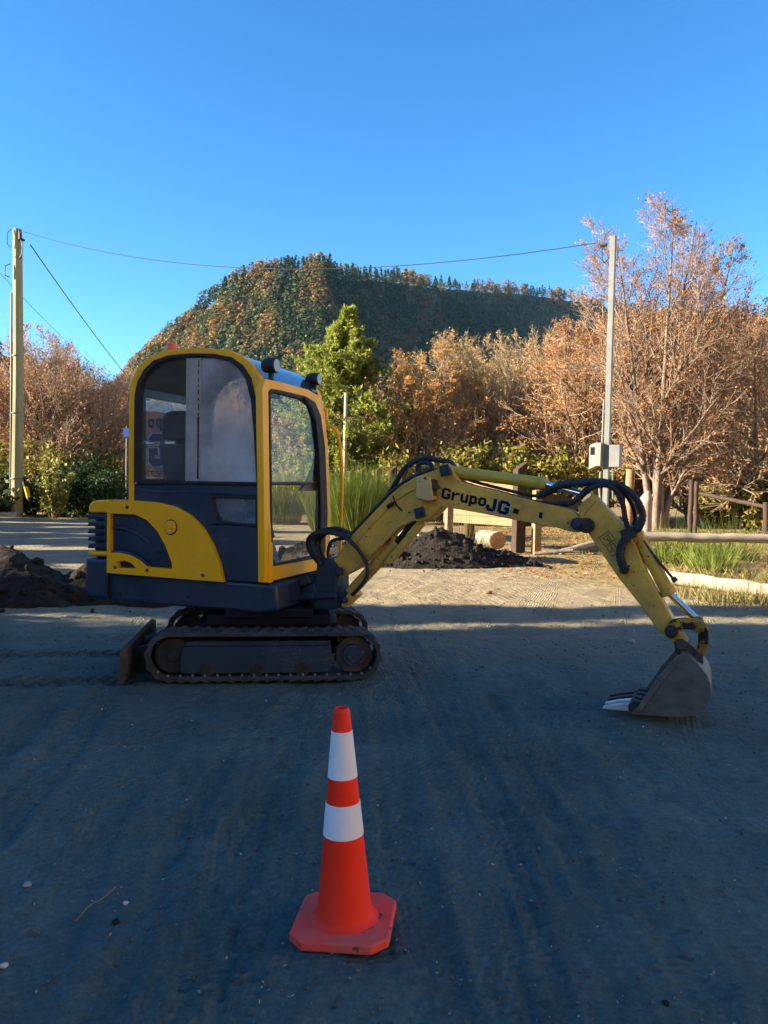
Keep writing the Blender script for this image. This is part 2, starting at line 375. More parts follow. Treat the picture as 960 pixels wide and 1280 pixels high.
def rut(pts, width, depth, tread=0.0, period=.11, soft=.05, lanes=0):
    """a wheel or track print pressed along a line of ground points"""
    global HT
    P = [np.array(p, float)[:2] for p in pts]; best = np.full(GX.shape, 9.0); along = np.zeros(GX.shape); side = np.zeros(GX.shape); acc = 0
    lo = np.min(P, axis=0) - 1; hi = np.max(P, axis=0) + 1
    ix = np.where((gx > lo[0]) & (gx < hi[0]))[0]; iy = np.where((gy > lo[1]) & (gy < hi[1]))[0]
    if len(ix) == 0 or len(iy) == 0: return
    sl_ = np.s_[iy[0]:iy[-1] + 1, ix[0]:ix[-1] + 1]; X, Y = GX[sl_], GY[sl_]; best = np.full(X.shape, 9.0); along = np.zeros(X.shape); side = np.zeros(X.shape)
    for a, e in zip(P[:-1], P[1:]):
        d = e - a; L = np.linalg.norm(d); u = d / L; t = np.clip((X - a[0]) * u[0] + (Y - a[1]) * u[1], 0, L)
        dx, dy = X - a[0] - u[0] * t, Y - a[1] - u[1] * t; D = np.hypot(dx, dy); sg = u[0] * dy - u[1] * dx
        m = D < best; best = np.where(m, D, best); along = np.where(m, acc + t, along); side = np.where(m, sg, side); acc += L
    inside = np.clip((width / 2 - best) / soft + .5, 0, 1); rim = np.exp(-((best - width / 2 - soft) / (soft * .8)) ** 2)
    fade = .55 + .9 * np.clip(fbm(X * 1.3, Y * 1.3, int(acc * 100) % 97, 2) + .4, 0, 1)
    z = -depth * inside * fade + depth * .5 * rim * fade
    if tread:
        ph = along / period + np.abs(side) / period * .5 + (side > 0) * .5
        z += -tread * inside * fade * np.clip(np.sin(2 * pi * ph) * 2, -1, 1)
    if lanes: z += -depth * .5 * inside * fade * np.cos(2 * pi * side / width * lanes)
    HT[sl_] += z * near[sl_]
def gp(*pts): return [on_ground(x, y) for x, y in pts]
rut(gp((760, 1300), (690, 1140), (620, 1000), (560, 900), (520, 830), (490, 760)), 0.200, 0.0060, .003, .05, .03, 3)
rut(gp((910, 1300), (770, 1120), (660, 980), (590, 890), (545, 830)), 0.200, 0.0050, .003, .05, .03, 3)
rut(gp((-20, 1050), (60, 960), (115, 890), (140, 860)), 0.220, 0.0122, .003, .05, .03, 3)
rut(gp((-60, 990), (20, 920), (70, 872)), 0.200, 0.0102, .0025, .05, .03, 3)
rut(gp((300, 1300), (240, 1120), (225, 1000), (215, 900)), 0.240, 0.0061, .002, .06, .04, 2)
rut(gp((560, 1300), (520, 1150), (500, 1000), (490, 900), (485, 860)), 0.220, 0.0071, .0035, .08, .03)
rut(gp((330, 1300), (330, 1150), (345, 1010), (360, 920)), 0.220, 0.0061, .0035, .08, .03)
rut(gp((1000, 1120), (860, 1010), (760, 930), (690, 880), (640, 840)), 0.220, 0.0061, .002, .05, .04, 2)
#rut(gp((500, 830), (484, 790), (476, 740), (480, 700)), 0.300, 0.0122, .006, .10, .03)
#rut(gp((560, 800), (600, 740), (650, 700)), 0.250, 0.0102, .003, .08, .04)
rut(gp((-40, 800), (200, 792)), 0.300, 0.0153, .012, .12, .04)

_rg = random.Random(8)
for k in range(16):                                            # many faint tyre lines fanning across the yard
    x0 = _rg.uniform(-40, 1000); x1 = 480 + (x0 - 480) * .42 + _rg.uniform(-60, 60); bend = _rg.uniform(-40, 40)
    rut(gp((x0, 1290), ((x0 + x1) / 2 + bend * .5, 1040), (x1, 870)), _rg.uniform(.10, .17), _rg.uniform(.004, .008), .0026, .05, .02, _rg.choice((0, 3, 4)))
for k in range(5):
    y0 = _rg.uniform(880, 1150); rut(gp((-60, y0 + 60), (300, y0), (620, y0 - 12), (1010, y0 + 30)), .16, .004, .0016, .045, .02, 3)
_g2 = on_ground(330, 853); _yu = radians(7); _o2 = _g2 + .6 * np.array([-sin(_yu), cos(_yu), 0])
_U2 = Frame(_o2, _yu)
rut([_U2.world(-.95, -.475, 0), _U2.world(-3.6, -.475, 0)], .25, .030, .032, .115, .012)
rut([_U2.world(-.95, .475, 0), _U2.world(-3.6, .475, 0)], .25, .028, .030, .115, .012)
nx_, ny_ = len(gx), len(gy)
V = np.stack([GX.ravel(), GY.ravel(), (HT - .012).ravel()], 1)
idx = np.arange(nx_ * ny_).reshape(ny_, nx_); Q = np.stack([idx[:-1, :-1].ravel(), idx[:-1, 1:].ravel(), idx[1:, 1:].ravel(), idx[1:, :-1].ravel()], 1)
def np_mesh(name, V, Q, mats, parent=None, mi=None, smooth=True, loc=None):
    me = bpy.data.meshes.new(name); V = np.ascontiguousarray(V, dtype=np.float32); Q = np.asarray(Q, dtype=np.int32); k = Q.shape[1]
    me.vertices.add(len(V)); me.vertices.foreach_set('co', V.ravel()); me.loops.add(Q.size); me.loops.foreach_set('vertex_index', Q.ravel())
    me.polygons.add(len(Q)); me.polygons.foreach_set('loop_start', np.arange(0, Q.size, k, dtype=np.int32)); me.polygons.foreach_set('loop_total', np.full(len(Q), k, np.int32))
    for m in (mats if isinstance(mats, (list, tuple)) else [mats]): me.materials.append(m)
    if mi is not None: me.polygons.foreach_set('material_index', np.asarray(mi, np.int32))
    me.polygons.foreach_set('use_smooth', np.full(len(Q), bool(smooth))); me.update(calc_edges=True); me.validate()
    o = bpy.data.objects.new(name, me); COL.objects.link(o)
    if parent is not None: o.parent = parent
    if loc is not None: o.location = tuple(map(float, loc))
    return o
def ground_mat():
    m, n, b = new_mat('shade_tinted_volcanic_sand')
    c = N(n, 'ShaderNodeTexCoord'); v = c.outputs['Object']
    base = ramp(n, noise(n, .9, 6, .6), [(.3, (.070, .105, .100)), (.5, (.095, .138, .128)), (.72, (.132, .184, .165))])  # dark sand, with the yard's cool shade put into its colour
    fine = noise(n, 55, 4, .7); col = mixc(n, .6, base, fine, 'OVERLAY'); col = mixc(n, .45, col, noise(n, 17, 5, .7), 'OVERLAY')
    mp = N(n, 'ShaderNodeMapping'); mp.inputs['Scale'].default_value = (3.2, .55, 1); mp.inputs['Rotation'].default_value = (0, 0, .25); n.links.new(v, mp.inputs[0])
    col = mixc(n, .28, col, ramp(n, noise(n, 1.6, 7, .68, vec=mp.outputs[0]), [(.3, BW(.36)), (.7, BW(.66))]), 'OVERLAY')
    sp = N(n, 'ShaderNodeTexVoronoi'); sp.inputs['Scale'].default_value = 26; n.links.new(v, sp.inputs['Vector'])
    pm = ramp(n, sp.outputs['Distance'], [(.05, BW(1)), (.08, BW(0))]); sel = ramp(n, noise(n, 19, 2, .5), [(.60, BW(0)), (.64, BW(1))])
    pk = N(n, 'ShaderNodeMath', operation='MULTIPLY'); n.links.new(pm, pk.inputs[0]); n.links.new(sel, pk.inputs[1])
    col = mixc(n, pk.outputs[0], col, (.42, .40, .37))
    # sunlit tone painted past the shade edge, then verge of dead grass and litter
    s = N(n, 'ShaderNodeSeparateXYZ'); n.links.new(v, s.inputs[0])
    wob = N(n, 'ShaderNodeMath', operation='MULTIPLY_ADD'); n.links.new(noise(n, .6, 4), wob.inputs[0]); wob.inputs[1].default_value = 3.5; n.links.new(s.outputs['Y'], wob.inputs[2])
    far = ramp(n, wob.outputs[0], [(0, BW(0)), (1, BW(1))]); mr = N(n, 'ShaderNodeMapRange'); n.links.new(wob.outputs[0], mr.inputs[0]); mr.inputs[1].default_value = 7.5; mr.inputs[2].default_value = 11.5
    bk = N(n, 'ShaderNodeMapRange'); n.links.new(wob.outputs[0], bk.inputs[0]); bk.inputs[1].default_value = -2.0; bk.inputs[2].default_value = -6.0  # the pale sunlit tone is painted behind the camera as well
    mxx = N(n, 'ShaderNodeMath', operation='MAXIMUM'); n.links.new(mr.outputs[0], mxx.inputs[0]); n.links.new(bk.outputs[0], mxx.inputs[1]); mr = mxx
    dry = ramp(n, noise(n, 1.6, 7, .65), [(.3, (.20, .16, .10)), (.5, (.285, .235, .15)), (.7, (.36, .30, .20))])  # tan of the sunlit sand, light included in the colour
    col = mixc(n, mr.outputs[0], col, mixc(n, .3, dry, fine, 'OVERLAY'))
    # verge: x - .1*y > about 2.6 beyond the fence line
    vx = N(n, 'ShaderNodeMath', operation='MULTIPLY_ADD'); n.links.new(noise(n, .9, 5), vx.inputs[0]); vx.inputs[1].default_value = 2.4; n.links.new(s.outputs['X'], vx.inputs[2])
    mx = N(n, 'ShaderNodeMapRange'); n.links.new(vx.outputs[0], mx.inputs[0]); mx.inputs[1].default_value = 3.6; mx.inputs[2].default_value = 5.0
    my = N(n, 'ShaderNodeMapRange'); n.links.new(wob.outputs[0], my.inputs[0]); my.inputs[1].default_value = 12.5; my.inputs[2].default_value = 14.0
    vm = N(n, 'ShaderNodeMath', operation='MULTIPLY'); n.links.new(mx.outputs[0], vm.inputs[0]); n.links.new(my.outputs[0], vm.inputs[1])
    my2 = N(n, 'ShaderNodeMapRange'); n.links.new(wob.outputs[0], my2.inputs[0]); my2.inputs[1].default_value = 27; my2.inputs[2].default_value = 31
    va = N(n, 'ShaderNodeMath', operation='MAXIMUM'); n.links.new(vm.outputs[0], va.inputs[0]); n.links.new(my2.outputs[0], va.inputs[1])
    litter = ramp(n, noise(n, 3.5, 7, .7), [(.3, (.10, .07, .04)), (.45, (.22, .16, .075)), (.58, (.30, .24, .10)), (.75, (.16, .15, .05))])
    col = mixc(n, va.outputs[0], col, litter)
    n.links.new(col, b.inputs['Base Color']); b.inputs['Roughness'].default_value = .95; b.inputs['Specular IOR Level'].default_value = .15
    hsum = N(n, 'ShaderNodeMath', operation='MULTIPLY_ADD'); n.links.new(noise(n, 9, 6, .6), hsum.inputs[0]); hsum.inputs[1].default_value = 1.6; h2 = N(n, 'ShaderNodeMath', operation='MULTIPLY_ADD'); n.links.new(noise(n, 24, 5, .65), h2.inputs[0]); h2.inputs[1].default_value = 1.2; n.links.new(noise(n, 80, 5, .75), h2.inputs[2]); n.links.new(h2.outputs[0], hsum.inputs[2])
    # crisp tyre prints: ribs along the lane and lugs across it, in lanes of several directions
    total = hsum.outputs[0]
    for q, (rot, off) in enumerate(((.30, 0.0), (-.16, 3.1), (.62, 7.7), (1.45, 1.3))):
        mp = N(n, 'ShaderNodeMapping'); mp.inputs['Rotation'].default_value = (0, 0, rot); mp.inputs['Location'].default_value = (off, off * .7, 0); n.links.new(v, mp.inputs[0])
        w1 = N(n, 'ShaderNodeTexWave', wave_type='BANDS', bands_direction='X'); w1.inputs['Scale'].default_value = 9.5; w1.inputs['Distortion'].default_value = .8; w1.inputs['Detail'].default_value = 2; w1.inputs['Detail Scale'].default_value = .6; n.links.new(mp.outputs[0], w1.inputs[0])
        w2 = N(n, 'ShaderNodeTexWave', wave_type='BANDS', bands_direction='DIAGONAL'); w2.inputs['Scale'].default_value = 5.0; w2.inputs['Distortion'].default_value = 1.5; w2.inputs['Detail'].default_value = 2; n.links.new(mp.outputs[0], w2.inputs[0])
        ml = N(n, 'ShaderNodeMapping'); ml.inputs['Scale'].default_value = (2.3, .16, 1); n.links.new(mp.outputs[0], ml.inputs[0])
        gate = ramp(n, noise(n, 1.0, 3, .55, vec=ml.outputs[0]), [(.54, BW(0)), (.60, BW(1))])
        sm = N(n, 'ShaderNodeMath', operation='ADD'); n.links.new(w1.outputs['Fac'], sm.inputs[0]); n.links.new(w2.outputs['Fac'], sm.inputs[1])
        ga = N(n, 'ShaderNodeMath', operation='MULTIPLY'); n.links.new(sm.outputs[0], ga.inputs[0]); n.links.new(gate, ga.inputs[1])
        ad = N(n, 'ShaderNodeMath', operation='MULTIPLY_ADD'); n.links.new(ga.outputs[0], ad.inputs[0]); ad.inputs[1].default_value = .5; n.links.new(total, ad.inputs[2]); total = ad.outputs[0]
    g3 = N(n, 'ShaderNodeMath', operation='MULTIPLY_ADD'); n.links.new(noise(n, 210, 3, .8), g3.inputs[0]); g3.inputs[1].default_value = .5; n.links.new(total, g3.inputs[2])
    bump(n, b, g3.outputs[0], .75, .022); return m
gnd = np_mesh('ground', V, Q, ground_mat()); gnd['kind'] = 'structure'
def gz(x, y):
    i = min(max(np.searchsorted(gy, y), 1), ny_ - 1); j = min(max(np.searchsorted(gx, x), 1), nx_ - 1); return float(HT[i, j] - .012)

# ------------------------------------------------------------------ the hills
def hill(name, sil, d_base, d_crest, zb, forest_cols, n_trees, seed, h_tree, mat, edge=lambda px: 1.0):
    """sil: (px, py) of the crest line; d_base, d_crest: distance of foot and crest for a px"""
    rng = np.random.default_rng(seed); sx = np.array([p[0] for p in sil], float); sy = np.array([p[1] for p in sil], float)
    nu, nv = 150, 34; us = np.linspace(sx[0], sx[-1], nu)
    def surf(px, v):
        py = np.interp(px, sx, sy); Db = d_base(px); Dc = d_crest(px)
        dirs = _f[None] + _R[None] * ((px - CX) / F_PX)[:, None] - _U[None] * ((py - CY) / F_PX)[:, None]
        dirs = dirs / dirs[:, 1:2]; top = CAM + dirs * Dc[:, None]; ht = np.maximum(top[:, 2] - h_tree * .8, 1)
        vv = np.clip(v, 0, 1); prof = np.where(v <= 1, vv ** .85 * (1 - .10 * np.sin(vv * pi)), 1 - (v - 1) * .45)
        D = Db + (Dc - Db) * v
        X = dirs[:, 0] * D; Y = D
        Z = zb + (ht - zb) * prof + vv * 14 * fbm(X / 60, Y / 60, seed, 3) * (vv < .97)
        return np.stack([X, Y, Z], 1)
    UU, VV = np.meshgrid(us, np.linspace(0, 1.8, nv)); P = surf(UU.ravel(), VV.ravel())
    id_ = np.arange(nu * nv).reshape(nv, nu); Q = np.stack([id_[:-1, :-1].ravel(), id_[:-1, 1:].ravel(), id_[1:, 1:].ravel(), id_[1:, :-1].ravel()], 1)
    o = np_mesh('hill', P, Q, mat); o['kind'] = 'structure'
    # the wood on it, read as one mass
    px = rng.uniform(sx[0], sx[-1], n_trees); v = rng.uniform(0, 1, n_trees) ** .8 * 1.06; T = surf(px, v)
    kinds = rng.random(n_trees); kinds = np.clip(kinds * .75 + .12 + 1.1 * fbm(px / 28, v * 5, seed + 50, 3), 0, .999)
    Vs = []; Fs = []; Ms = []; base = 0
    for i in range(n_trees):
        ck = forest_cols(px[i], v[i], kinds[i], rng); conif = ck == 0
        h = h_tree * rng.uniform(.68, 1.15); r = h * (.27 if conif else .46) * rng.uniform(.8, 1.2)
        m = 72; t = rng.random(m); a = rng.random(m) * 2 * pi
        if conif: rad = r * (1 - t) * rng.uniform(.6, 1.1, m) + .2
        else: rad = r * np.sqrt(np.clip(1 - (2 * t - 1) ** 2, .05, 1)) * rng.uniform(.6, 1.05, m)
        z = h * (.05 + .93 * t); c = np.stack([rad * np.cos(a), rad * np.sin(a), z], 1) + T[i]
        s = h * (.050 if conif else .058) * rng.uniform(.7, 1.3, m)
        out = np.stack([np.cos(a), np.sin(a), rng.uniform(.4, 2.2, m)], 1) + rng.normal(size=(m, 3)) * .35; out /= np.linalg.norm(out, axis=1)[:, None]
        tg = np.stack([-np.sin(a), np.cos(a), np.zeros(m)], 1); bt = np.cross(out, tg)
        jx = rng.uniform(-.35, .35, (m, 3)) * s[:, None]
        q = np.stack([c - tg * s[:, None] - bt * s[:, None] * .8, c + tg * s[:, None] - bt * s[:, None] * .8 + jx, c + tg * s[:, None] * .8 + bt * s[:, None], c - tg * s[:, None] * .9 + bt * s[:, None] - jx], 1).reshape(-1, 3)
        Vs.append(q); Fs.append(np.arange(4 * m).reshape(m, 4) + base); base += 4 * m; Ms.append(np.full(m, ck))
    wd = np_mesh('hillside_forest', np.concatenate(Vs), np.concatenate(Fs), [M['fir'], M['broad'], M['gold'], M['rust']], None, np.concatenate(Ms), smooth=False)
    wd['kind'] = 'stuff'; return o, wd
M['fir'] = leaf_mat('fir_foliage', [(.022, .042, .016), (.04, .065, .02), (.062, .085, .024)], .15, .07, isl=.38)
M['broad'] = leaf_mat('olive_foliage', [(.045, .06, .018), (.08, .088, .026), (.12, .115, .035)], .25, .07, isl=.38)
M['gold'] = leaf_mat('golden_foliage', [(.15, .10, .025), (.22, .135, .032), (.29, .155, .035)], .3, .07, isl=.38)
M['rust'] = leaf_mat('russet_hill_foliage', [(.16, .075, .035), (.22, .11, .045), (.27, .15, .06)], .3, .07, isl=.38)
M['hillsoil'] = rough_mat('forest_floor', [(.3, (.03, .03, .016)), (.7, (.075, .065, .03))], .05, 1, .3, .4, 1.0)
SIL = [(60, 560), (110, 525), (140, 492), (160, 457), (190, 427), (215, 406), (240, 386), (262, 363), (290, 341), (330, 328), (355, 321), (380, 323), (410, 320), (425, 331), (470, 333), (500, 338), (540, 345), (580, 348), (610, 351), (650, 354), (700, 361), (750, 372), (800, 380), (870, 388), (960, 398), (1100, 420), (1250, 470)]
def mk(px, v, k, rng):
    if px < 445:
        top = v > .45
        if k > (.66 if top else .91): return 2 if rng.random() < .7 else 3
        return 1 if k > (.34 if px > 230 else .16) else 0
    if v > .9 and k > .62: return 2
    return 0 if k < .72 else 1 if k < .93 else 3
interp = lambda xs, ys: (lambda px: np.interp(px, xs, ys))
hill('hill', SIL, interp([60, 140, 300, 410, 445, 560, 750, 1250], [640, 560, 450, 400, 430, 620, 820, 1000]), interp([60, 140, 260, 400, 440, 560, 750, 1250], [760, 720, 640, 590, 640, 900, 1120, 1300]), -2, mk, 8800, 4, 12.5, M['hillsoil'])
SIL2 = [(-500, 380), (-150, 395), (-40, 415), (0, 425), (30, 438), (46, 458), (58, 473), (100, 474), (140, 477), (200, 486), (260, 500)]
hill('hill', SIL2, interp([-500, 260], [330, 330]), interp([-500, 0, 60, 260], [420, 420, 620, 640]), -2, lambda px, v, k, r: 3 if k > .25 else 1, 1800, 9, 8, M['hillsoil'])
SIL3 = [(640, 470), (720, 430), (790, 392), (840, 385), (900, 386), (960, 400), (1040, 440), (1140, 500), (1240, 560)]
# unseen sunlit slope, added behind and right of the camera for warm bounce light
def bounce_slope():
    az = np.radians(np.linspace(62, 222, 110)); v = np.linspace(0, 1.5, 26); A, Vv = np.meshgrid(az, v)
    env = np.clip((np.degrees(A) - 62) / 16, 0, 1) * np.clip((222 - np.degrees(A)) / 20, 0, 1)
    D = 45 + 110 * Vv + 14 * fbm(A * 6, Vv * 2, 61, 2); Z = -1 + env * (1 + .5 * fbm(A * 9, Vv, 62, 3)) * np.where(Vv < 1, 84 * Vv ** .9, 84 - 60 * (Vv - 1)) + 3 * fbm(A * 40, Vv * 9, 63, 3)
    P = np.stack([(np.sin(A) * D).ravel(), (np.cos(A) * D).ravel(), Z.ravel()], 1); id_ = np.arange(A.size).reshape(A.shape)
    Q = np.stack([id_[:-1, :-1].ravel(), id_[:-1, 1:].ravel(), id_[1:, 1:].ravel(), id_[1:, :-1].ravel()], 1)
    o = np_mesh('hill', P, Q[:, ::-1], rough_mat('dry_grass_bounce_slope', [(.3, (.26, .17, .08)), (.5, (.38, .28, .15)), (.7, (.46, .36, .21))], .12, 1, .5, .4, 1.0)); o['kind'] = 'structure'
bounce_slope()
hill('hill', SIL3, interp([640, 1240], [150, 150]), interp([640, 1240], [230, 230]), -1, lambda px, v, k, r: 3 if k > .2 else (2 if k > .1 else 1), 2600, 15, 5, M['hillsoil'])

# the air: a faint even haze round the whole place
hz = MB().box(-1500, 1500, -400, 1600, -3.0, 330).build('haze', [], smooth=0); hz['kind'] = 'stuff'; hz['label'] = 'faint blue haze over the valley'
hm_ = bpy.data.materials.new('haze'); hm_.use_nodes = True; hm_.node_tree.nodes.clear()
_o = hm_.node_tree.nodes.new('ShaderNodeOutputMaterial'); _v = hm_.node_tree.nodes.new('ShaderNodeVolumePrincipled')
_v.inputs['Density'].default_value = .000035; _v.inputs['Color'].default_value = (.33, .66, 1.0, 1); hm_.node_tree.links.new(_v.outputs[0], _o.inputs['Volume']); hz.data.materials.append(hm_)
# ================================================================== the excavator
_g = on_ground(330, 853); YU = radians(7)
EXO = _g + .6 * np.array([-sin(YU), cos(YU), 0]); EXO[2] = 0
ex = thing('mini_excavator', 'yellow and navy mini excavator with closed cab, parked behind the orange cone', 'excavator', EXO)
U_ = Frame(EXO, YU); H_ = Frame(EXO, radians(-20))
_fo = H_.world(.72, 0, 0); B_ = Frame(_fo, radians(-24))
FU = ((0, 0, 0), YU); FH = ((0, 0, 0), H_.yaw); FB = (tuple(_fo - EXO), B_.yaw)

# ---- undercarriage
def track_ring(y0, y1, phase):
    xa, xb, zc = -.682, .692, .192; n_lug = 42; L = 2 * (xb - xa) + 2 * pi * .165
    nn = n_lug * 6; outer = []; inner = []
    def pt(s, r):
        s = s % 1.0 * L; a = xb - xa; h = pi * .165
        if s < a: return (xa + s, zc + r)
        s -= a
        if s < h: t = s / .165; return (xb + r * sin(t), zc + r * cos(t))
        s -= h
        if s < a: return (xb - s, zc - r)
        s -= a; t = s / .165; return (xa - r * sin(t), zc - r * cos(t))
    for i in range(nn):
        k = (i + phase) % 6; ro = .190 if k in (1, 2, 3) else .179
        outer.append(pt(i / nn, ro)); inner.append(pt(i / nn, .150))
    vs = [(p[0], y, p[1]) for y in (y0, y1) for ring in (outer, inner) for p in ring]; fs = []
    for i in range(nn):
        j = (i + 1) % nn
        fs += [(i, j, nn + j, nn + i), (2 * nn + i, 3 * nn + i, 3 * nn + j, 2 * nn + j), (i, 2 * nn + i, 2 * nn + j, j), (nn + i, nn + j, 3 * nn + j, 3 * nn + i)]
    return vs, fs, pt
for sgn in (-1, 1):
    a, b = (-.60, -.35) if sgn < 0 else (.35, .60)
    mb = MB()
    for i, (u, v) in enumerate(((a, a + .12), (a + .13, b))):
        vs, fs, pt = track_ring(u, v, 3 * i); mb.add(vs, fs)
    xr = smooth = None
    vs, fs, _ = track_ring(a + .119, a + .131, 9); mb.add([(x, y, z) for x, y, z in vs], fs)
    mb.mat(1)
    for i in range(42):
        p = pt((i + .5) / 42, .143); q = pt((i + .52) / 42, .143)
        if p[1] > .1: continue
        yy = a + .012 if sgn < 0 else b - .012
        mb.obox((p[0], yy + .012, p[1]), (.009, 0, 0), (0, .012, 0), (0, 0, .009))
    tr = mb.build('track', [M['track'], M['galv']], ex, frame=FU, bevel=.004, seg=1)
    yo = a if sgn < 0 else b; d = 1 if sgn < 0 else -1           # the outer face, and the way inward
    fr = [(-.60, .060), (-.62, .085), (-.60, .262), (.50, .262), (.50, .060)]
    mb = MB().prism(fr, yo + d * .03, yo + d * .20)
    mb.box(-.58, .49, *sorted((yo + d * .05, yo + d * .19)), .262, .30)
    for x in (-.45, -.1, .25): mb.tube([(x, yo + d * .028, .105), (x, yo + d * .05, .105)], .016, 8)
    mb.tube([(-.02, yo + d * .018, .205), (-.02, yo + d * .05, .205)], .018, 10)
    tf = mb.build('track_frame', M['navy_dull'], ex, frame=FU, bevel=.012)
    mb = MB()
    for x in (-.42, -.06, .28): mb.tube([(x, yo + d * .025, .085), (x, yo + d * .2, .085)], .052, 14)
    mb.build('track_roller', M['grease'], tf)
    mb = MB().tube([(.672, yo + d * .06, .192), (.672, yo + d * .17, .192)], .138, 28)
    for i in range(11):
        t = 2 * pi * i / 11; mb.obox((.672 + .138 * cos(t), yo + d * .115, .192 + .138 * sin(t)), (.014 * cos(t), 0, .014 * sin(t)), (0, .03, 0), (-.014 * sin(t), 0, .014 * cos(t)))
    sp = mb.build('sprocket', M['brownsteel'], ex, frame=FU, bevel=.004)
    mb = MB().tube([(.672, yo + d * .015, .192), (.672, yo + d * .07, .192)], .084, 28)
    mb.tube([(.672, yo + d * .005, .192), (.672, yo + d * .02, .192)], .055, 22)
    for i in range(8):
        t = 2 * pi * i / 8; mb.tube([(.672 + .068 * cos(t), yo + d * .008, .192 + .068 * sin(t)), (.672 + .068 * cos(t), yo + d * .02, .192 + .068 * sin(t))], .007, 6)
    mb.build('hub', M['navy_dull'], sp, bevel=.004)
    mb = MB().tube([(-.672, yo + d * .06, .192), (-.672, yo + d * .19, .192)], .135, 28)
    mb.tube([(-.672, yo + d * .05, .192), (-.672, yo + d * .2, .192)], .05, 20)
    mb.build('idler', M['grease'], ex, frame=FU, bevel=.01)
mb = MB().box(-.52, .56, -.36, .36, .17, .40).box(-.44, .50, -.42, .42, .395, .47).box(-.30, .36, -.46, .46, .46, .53)
mb.lathe([(.36, .33), (.36, .40), (.30, .41), (.30, .50)], n=40)
for i in range(20):
    t = 2 * pi * i / 20; mb.tube([(.335 * cos(t), .335 * sin(t), .40), (.335 * cos(t), .335 * sin(t), .425)], .014, 6)
mb.box(-.5, -.3, -.30, -.18, .2, .36).box(-.5, -.3, .18, .30, .2, .36)
mb.build('undercarriage', M['ink'], ex, frame=FU, bevel=.012)
xb = U_.onY(145, 855, -.62)[0]
prof = [(xb, .0), (xb + .05, .0), (xb + .082, .11), (xb + .072, .255), (xb + .03, .262), (xb + .022, .12)]
mb = MB().prism(prof, -.62, .62)
bl = mb.build('dozer_blade', M['brownsteel'], ex, frame=FU, bevel=.006)
mb = MB()
for y in (-.24, .24): mb.prism([(xb + .06, .10), (xb + .06, .2), (-.42, .27), (-.42, .17)], y - .045, y + .045)
mb.tube([(xb + .09, 0, .2), (-.4, 0, .3)], .04, 12)
mb.build('push_arm', M['grease'], bl, bevel=.008)

# ---- upper body
HW = -.50
def hp(pts, c=HW): return H_.polyY(pts, c)
# lower body, counterweight
mb = MB().prism(hp([(137, 716.5), (345, 731), (347, 764), (330, 767), (137, 751)]), -.50, .52)
mb.build('platform', M['navy'], ex, frame=FH, bevel=.022, seg=3)
mb = MB().prism(hp([(104, 697.5), (136, 699), (136, 752), (113, 749), (104, 741)], -.52), -.51, .53)
mb.prism(hp([(110, 698), (136, 698.5), (136, 640), (110, 640)], -.5), -.44, .46)
mb.build('counterweight', M['navy'], ex, frame=FH, bevel=.035, seg=4)
# engine cover: rear cap, louvres, side cover
cap = MB().prism(hp([(110, 641), (110, 632), (114, 627), (121, 625), (136, 624.5), (136, 641.5)]), -.50, .50)
cap.prism(hp([(110, 688), (136, 689.5), (136, 696), (110, 694.5)]), -.505, .50)
cap.build('rear_cover', M['yellow'], ex, frame=FH, bevel=.018, seg=3)
mb = MB()
for i in range(5):
    y0 = 642.5 + i * 9.2
    mb.prism(hp([(110.5, y0), (131, y0 + .6), (131, y0 + 6.4), (109, y0 + 6.2)]), -.498, .48)
mb.prism(hp([(130.5, 641.5), (136, 641.7), (136, 689), (130.5, 688.6)]), -.502, .48)
mb.build('louvre', M['navy'], ex, frame=FH, bevel=.006)
core = MB().prism(hp([(138, 632), (200, 633), (240, 650), (262, 682), (275, 720), (138, 714)]), -.485, .5)
core.build('engine_bay', M['navy'], ex, frame=FH)
outer = [(137.5, 632), (139, 627.5), (146, 625.6), (172, 625.8), (200, 628), (222, 633.5), (241, 644), (256, 659.5), (268, 680), (277, 703), (282, 727), (210, 721.5), (137, 715.5)]
hole1 = [(140.5, 641.5), (172, 643), (187, 650), (200, 664), (210, 682), (217.5, 702), (218.5, 710.5), (188, 708.5), (179, 700), (167, 693.5), (152, 690.5), (140.5, 690.5)]
hole2 = [(149, 702), (158, 700), (167, 703), (174, 710), (150, 709.5)]
mb = MB().prism(hp(outer), -.535, -.487, holes=[hp(hole1), hp(hole2)])
ec = mb.build('engine_cover', M['yellow'], ex, frame=FH, bevel=.013, seg=3)
c0 = H_.p3(213.5, 659, -.535)
mb = MB().tube([(c0[0], -.552, c0[2]), (c0[0], -.530, c0[2])], .052, 28)
mb.obox((c0[0] + .028, -.556, c0[2]), (.022, 0, .004), (0, .006, 0), (-.002, 0, .010))
fc = mb.build('fuel_cap', M['yellow'], ex, frame=FH, bevel=.004)
MB().tube([(c0[0], -.5385, c0[2]), (c0[0], -.536, c0[2])], .060, 30).build('seal_ring', M['rubber'], fc)
mb = MB()
for px, py in ((159, 634), (144, 709), (184, 713), (253.5, 719)):
    p = H_.p3(px, py, -.535); mb.tube([(p[0], -.541, p[2]), (p[0], -.53, p[2])], .014, 10); mb.tube([(p[0], -.545, p[2]), (p[0], -.54, p[2])], .007, 8)
mb.build('cover_bolt', M['brownsteel'], ec)
mb = MB().prism(hp([(142, 643), (171, 644.5), (185, 652), (198, 666), (207, 684), (215, 708), (189, 706), (181, 698), (168, 691), (142, 689)]), -.50, -.484)
mb.prism(hp([(173, 646), (185, 652), (198, 666), (207, 684), (214, 706), (189, 705), (181, 698), (174, 690)]), -.507, -.499)
mb.tube(smooth_path([H_.p3(px, py, -.503) for px, py in ((142, 659.5), (155, 661), (170, 667), (186, 678))]), .012, 8)
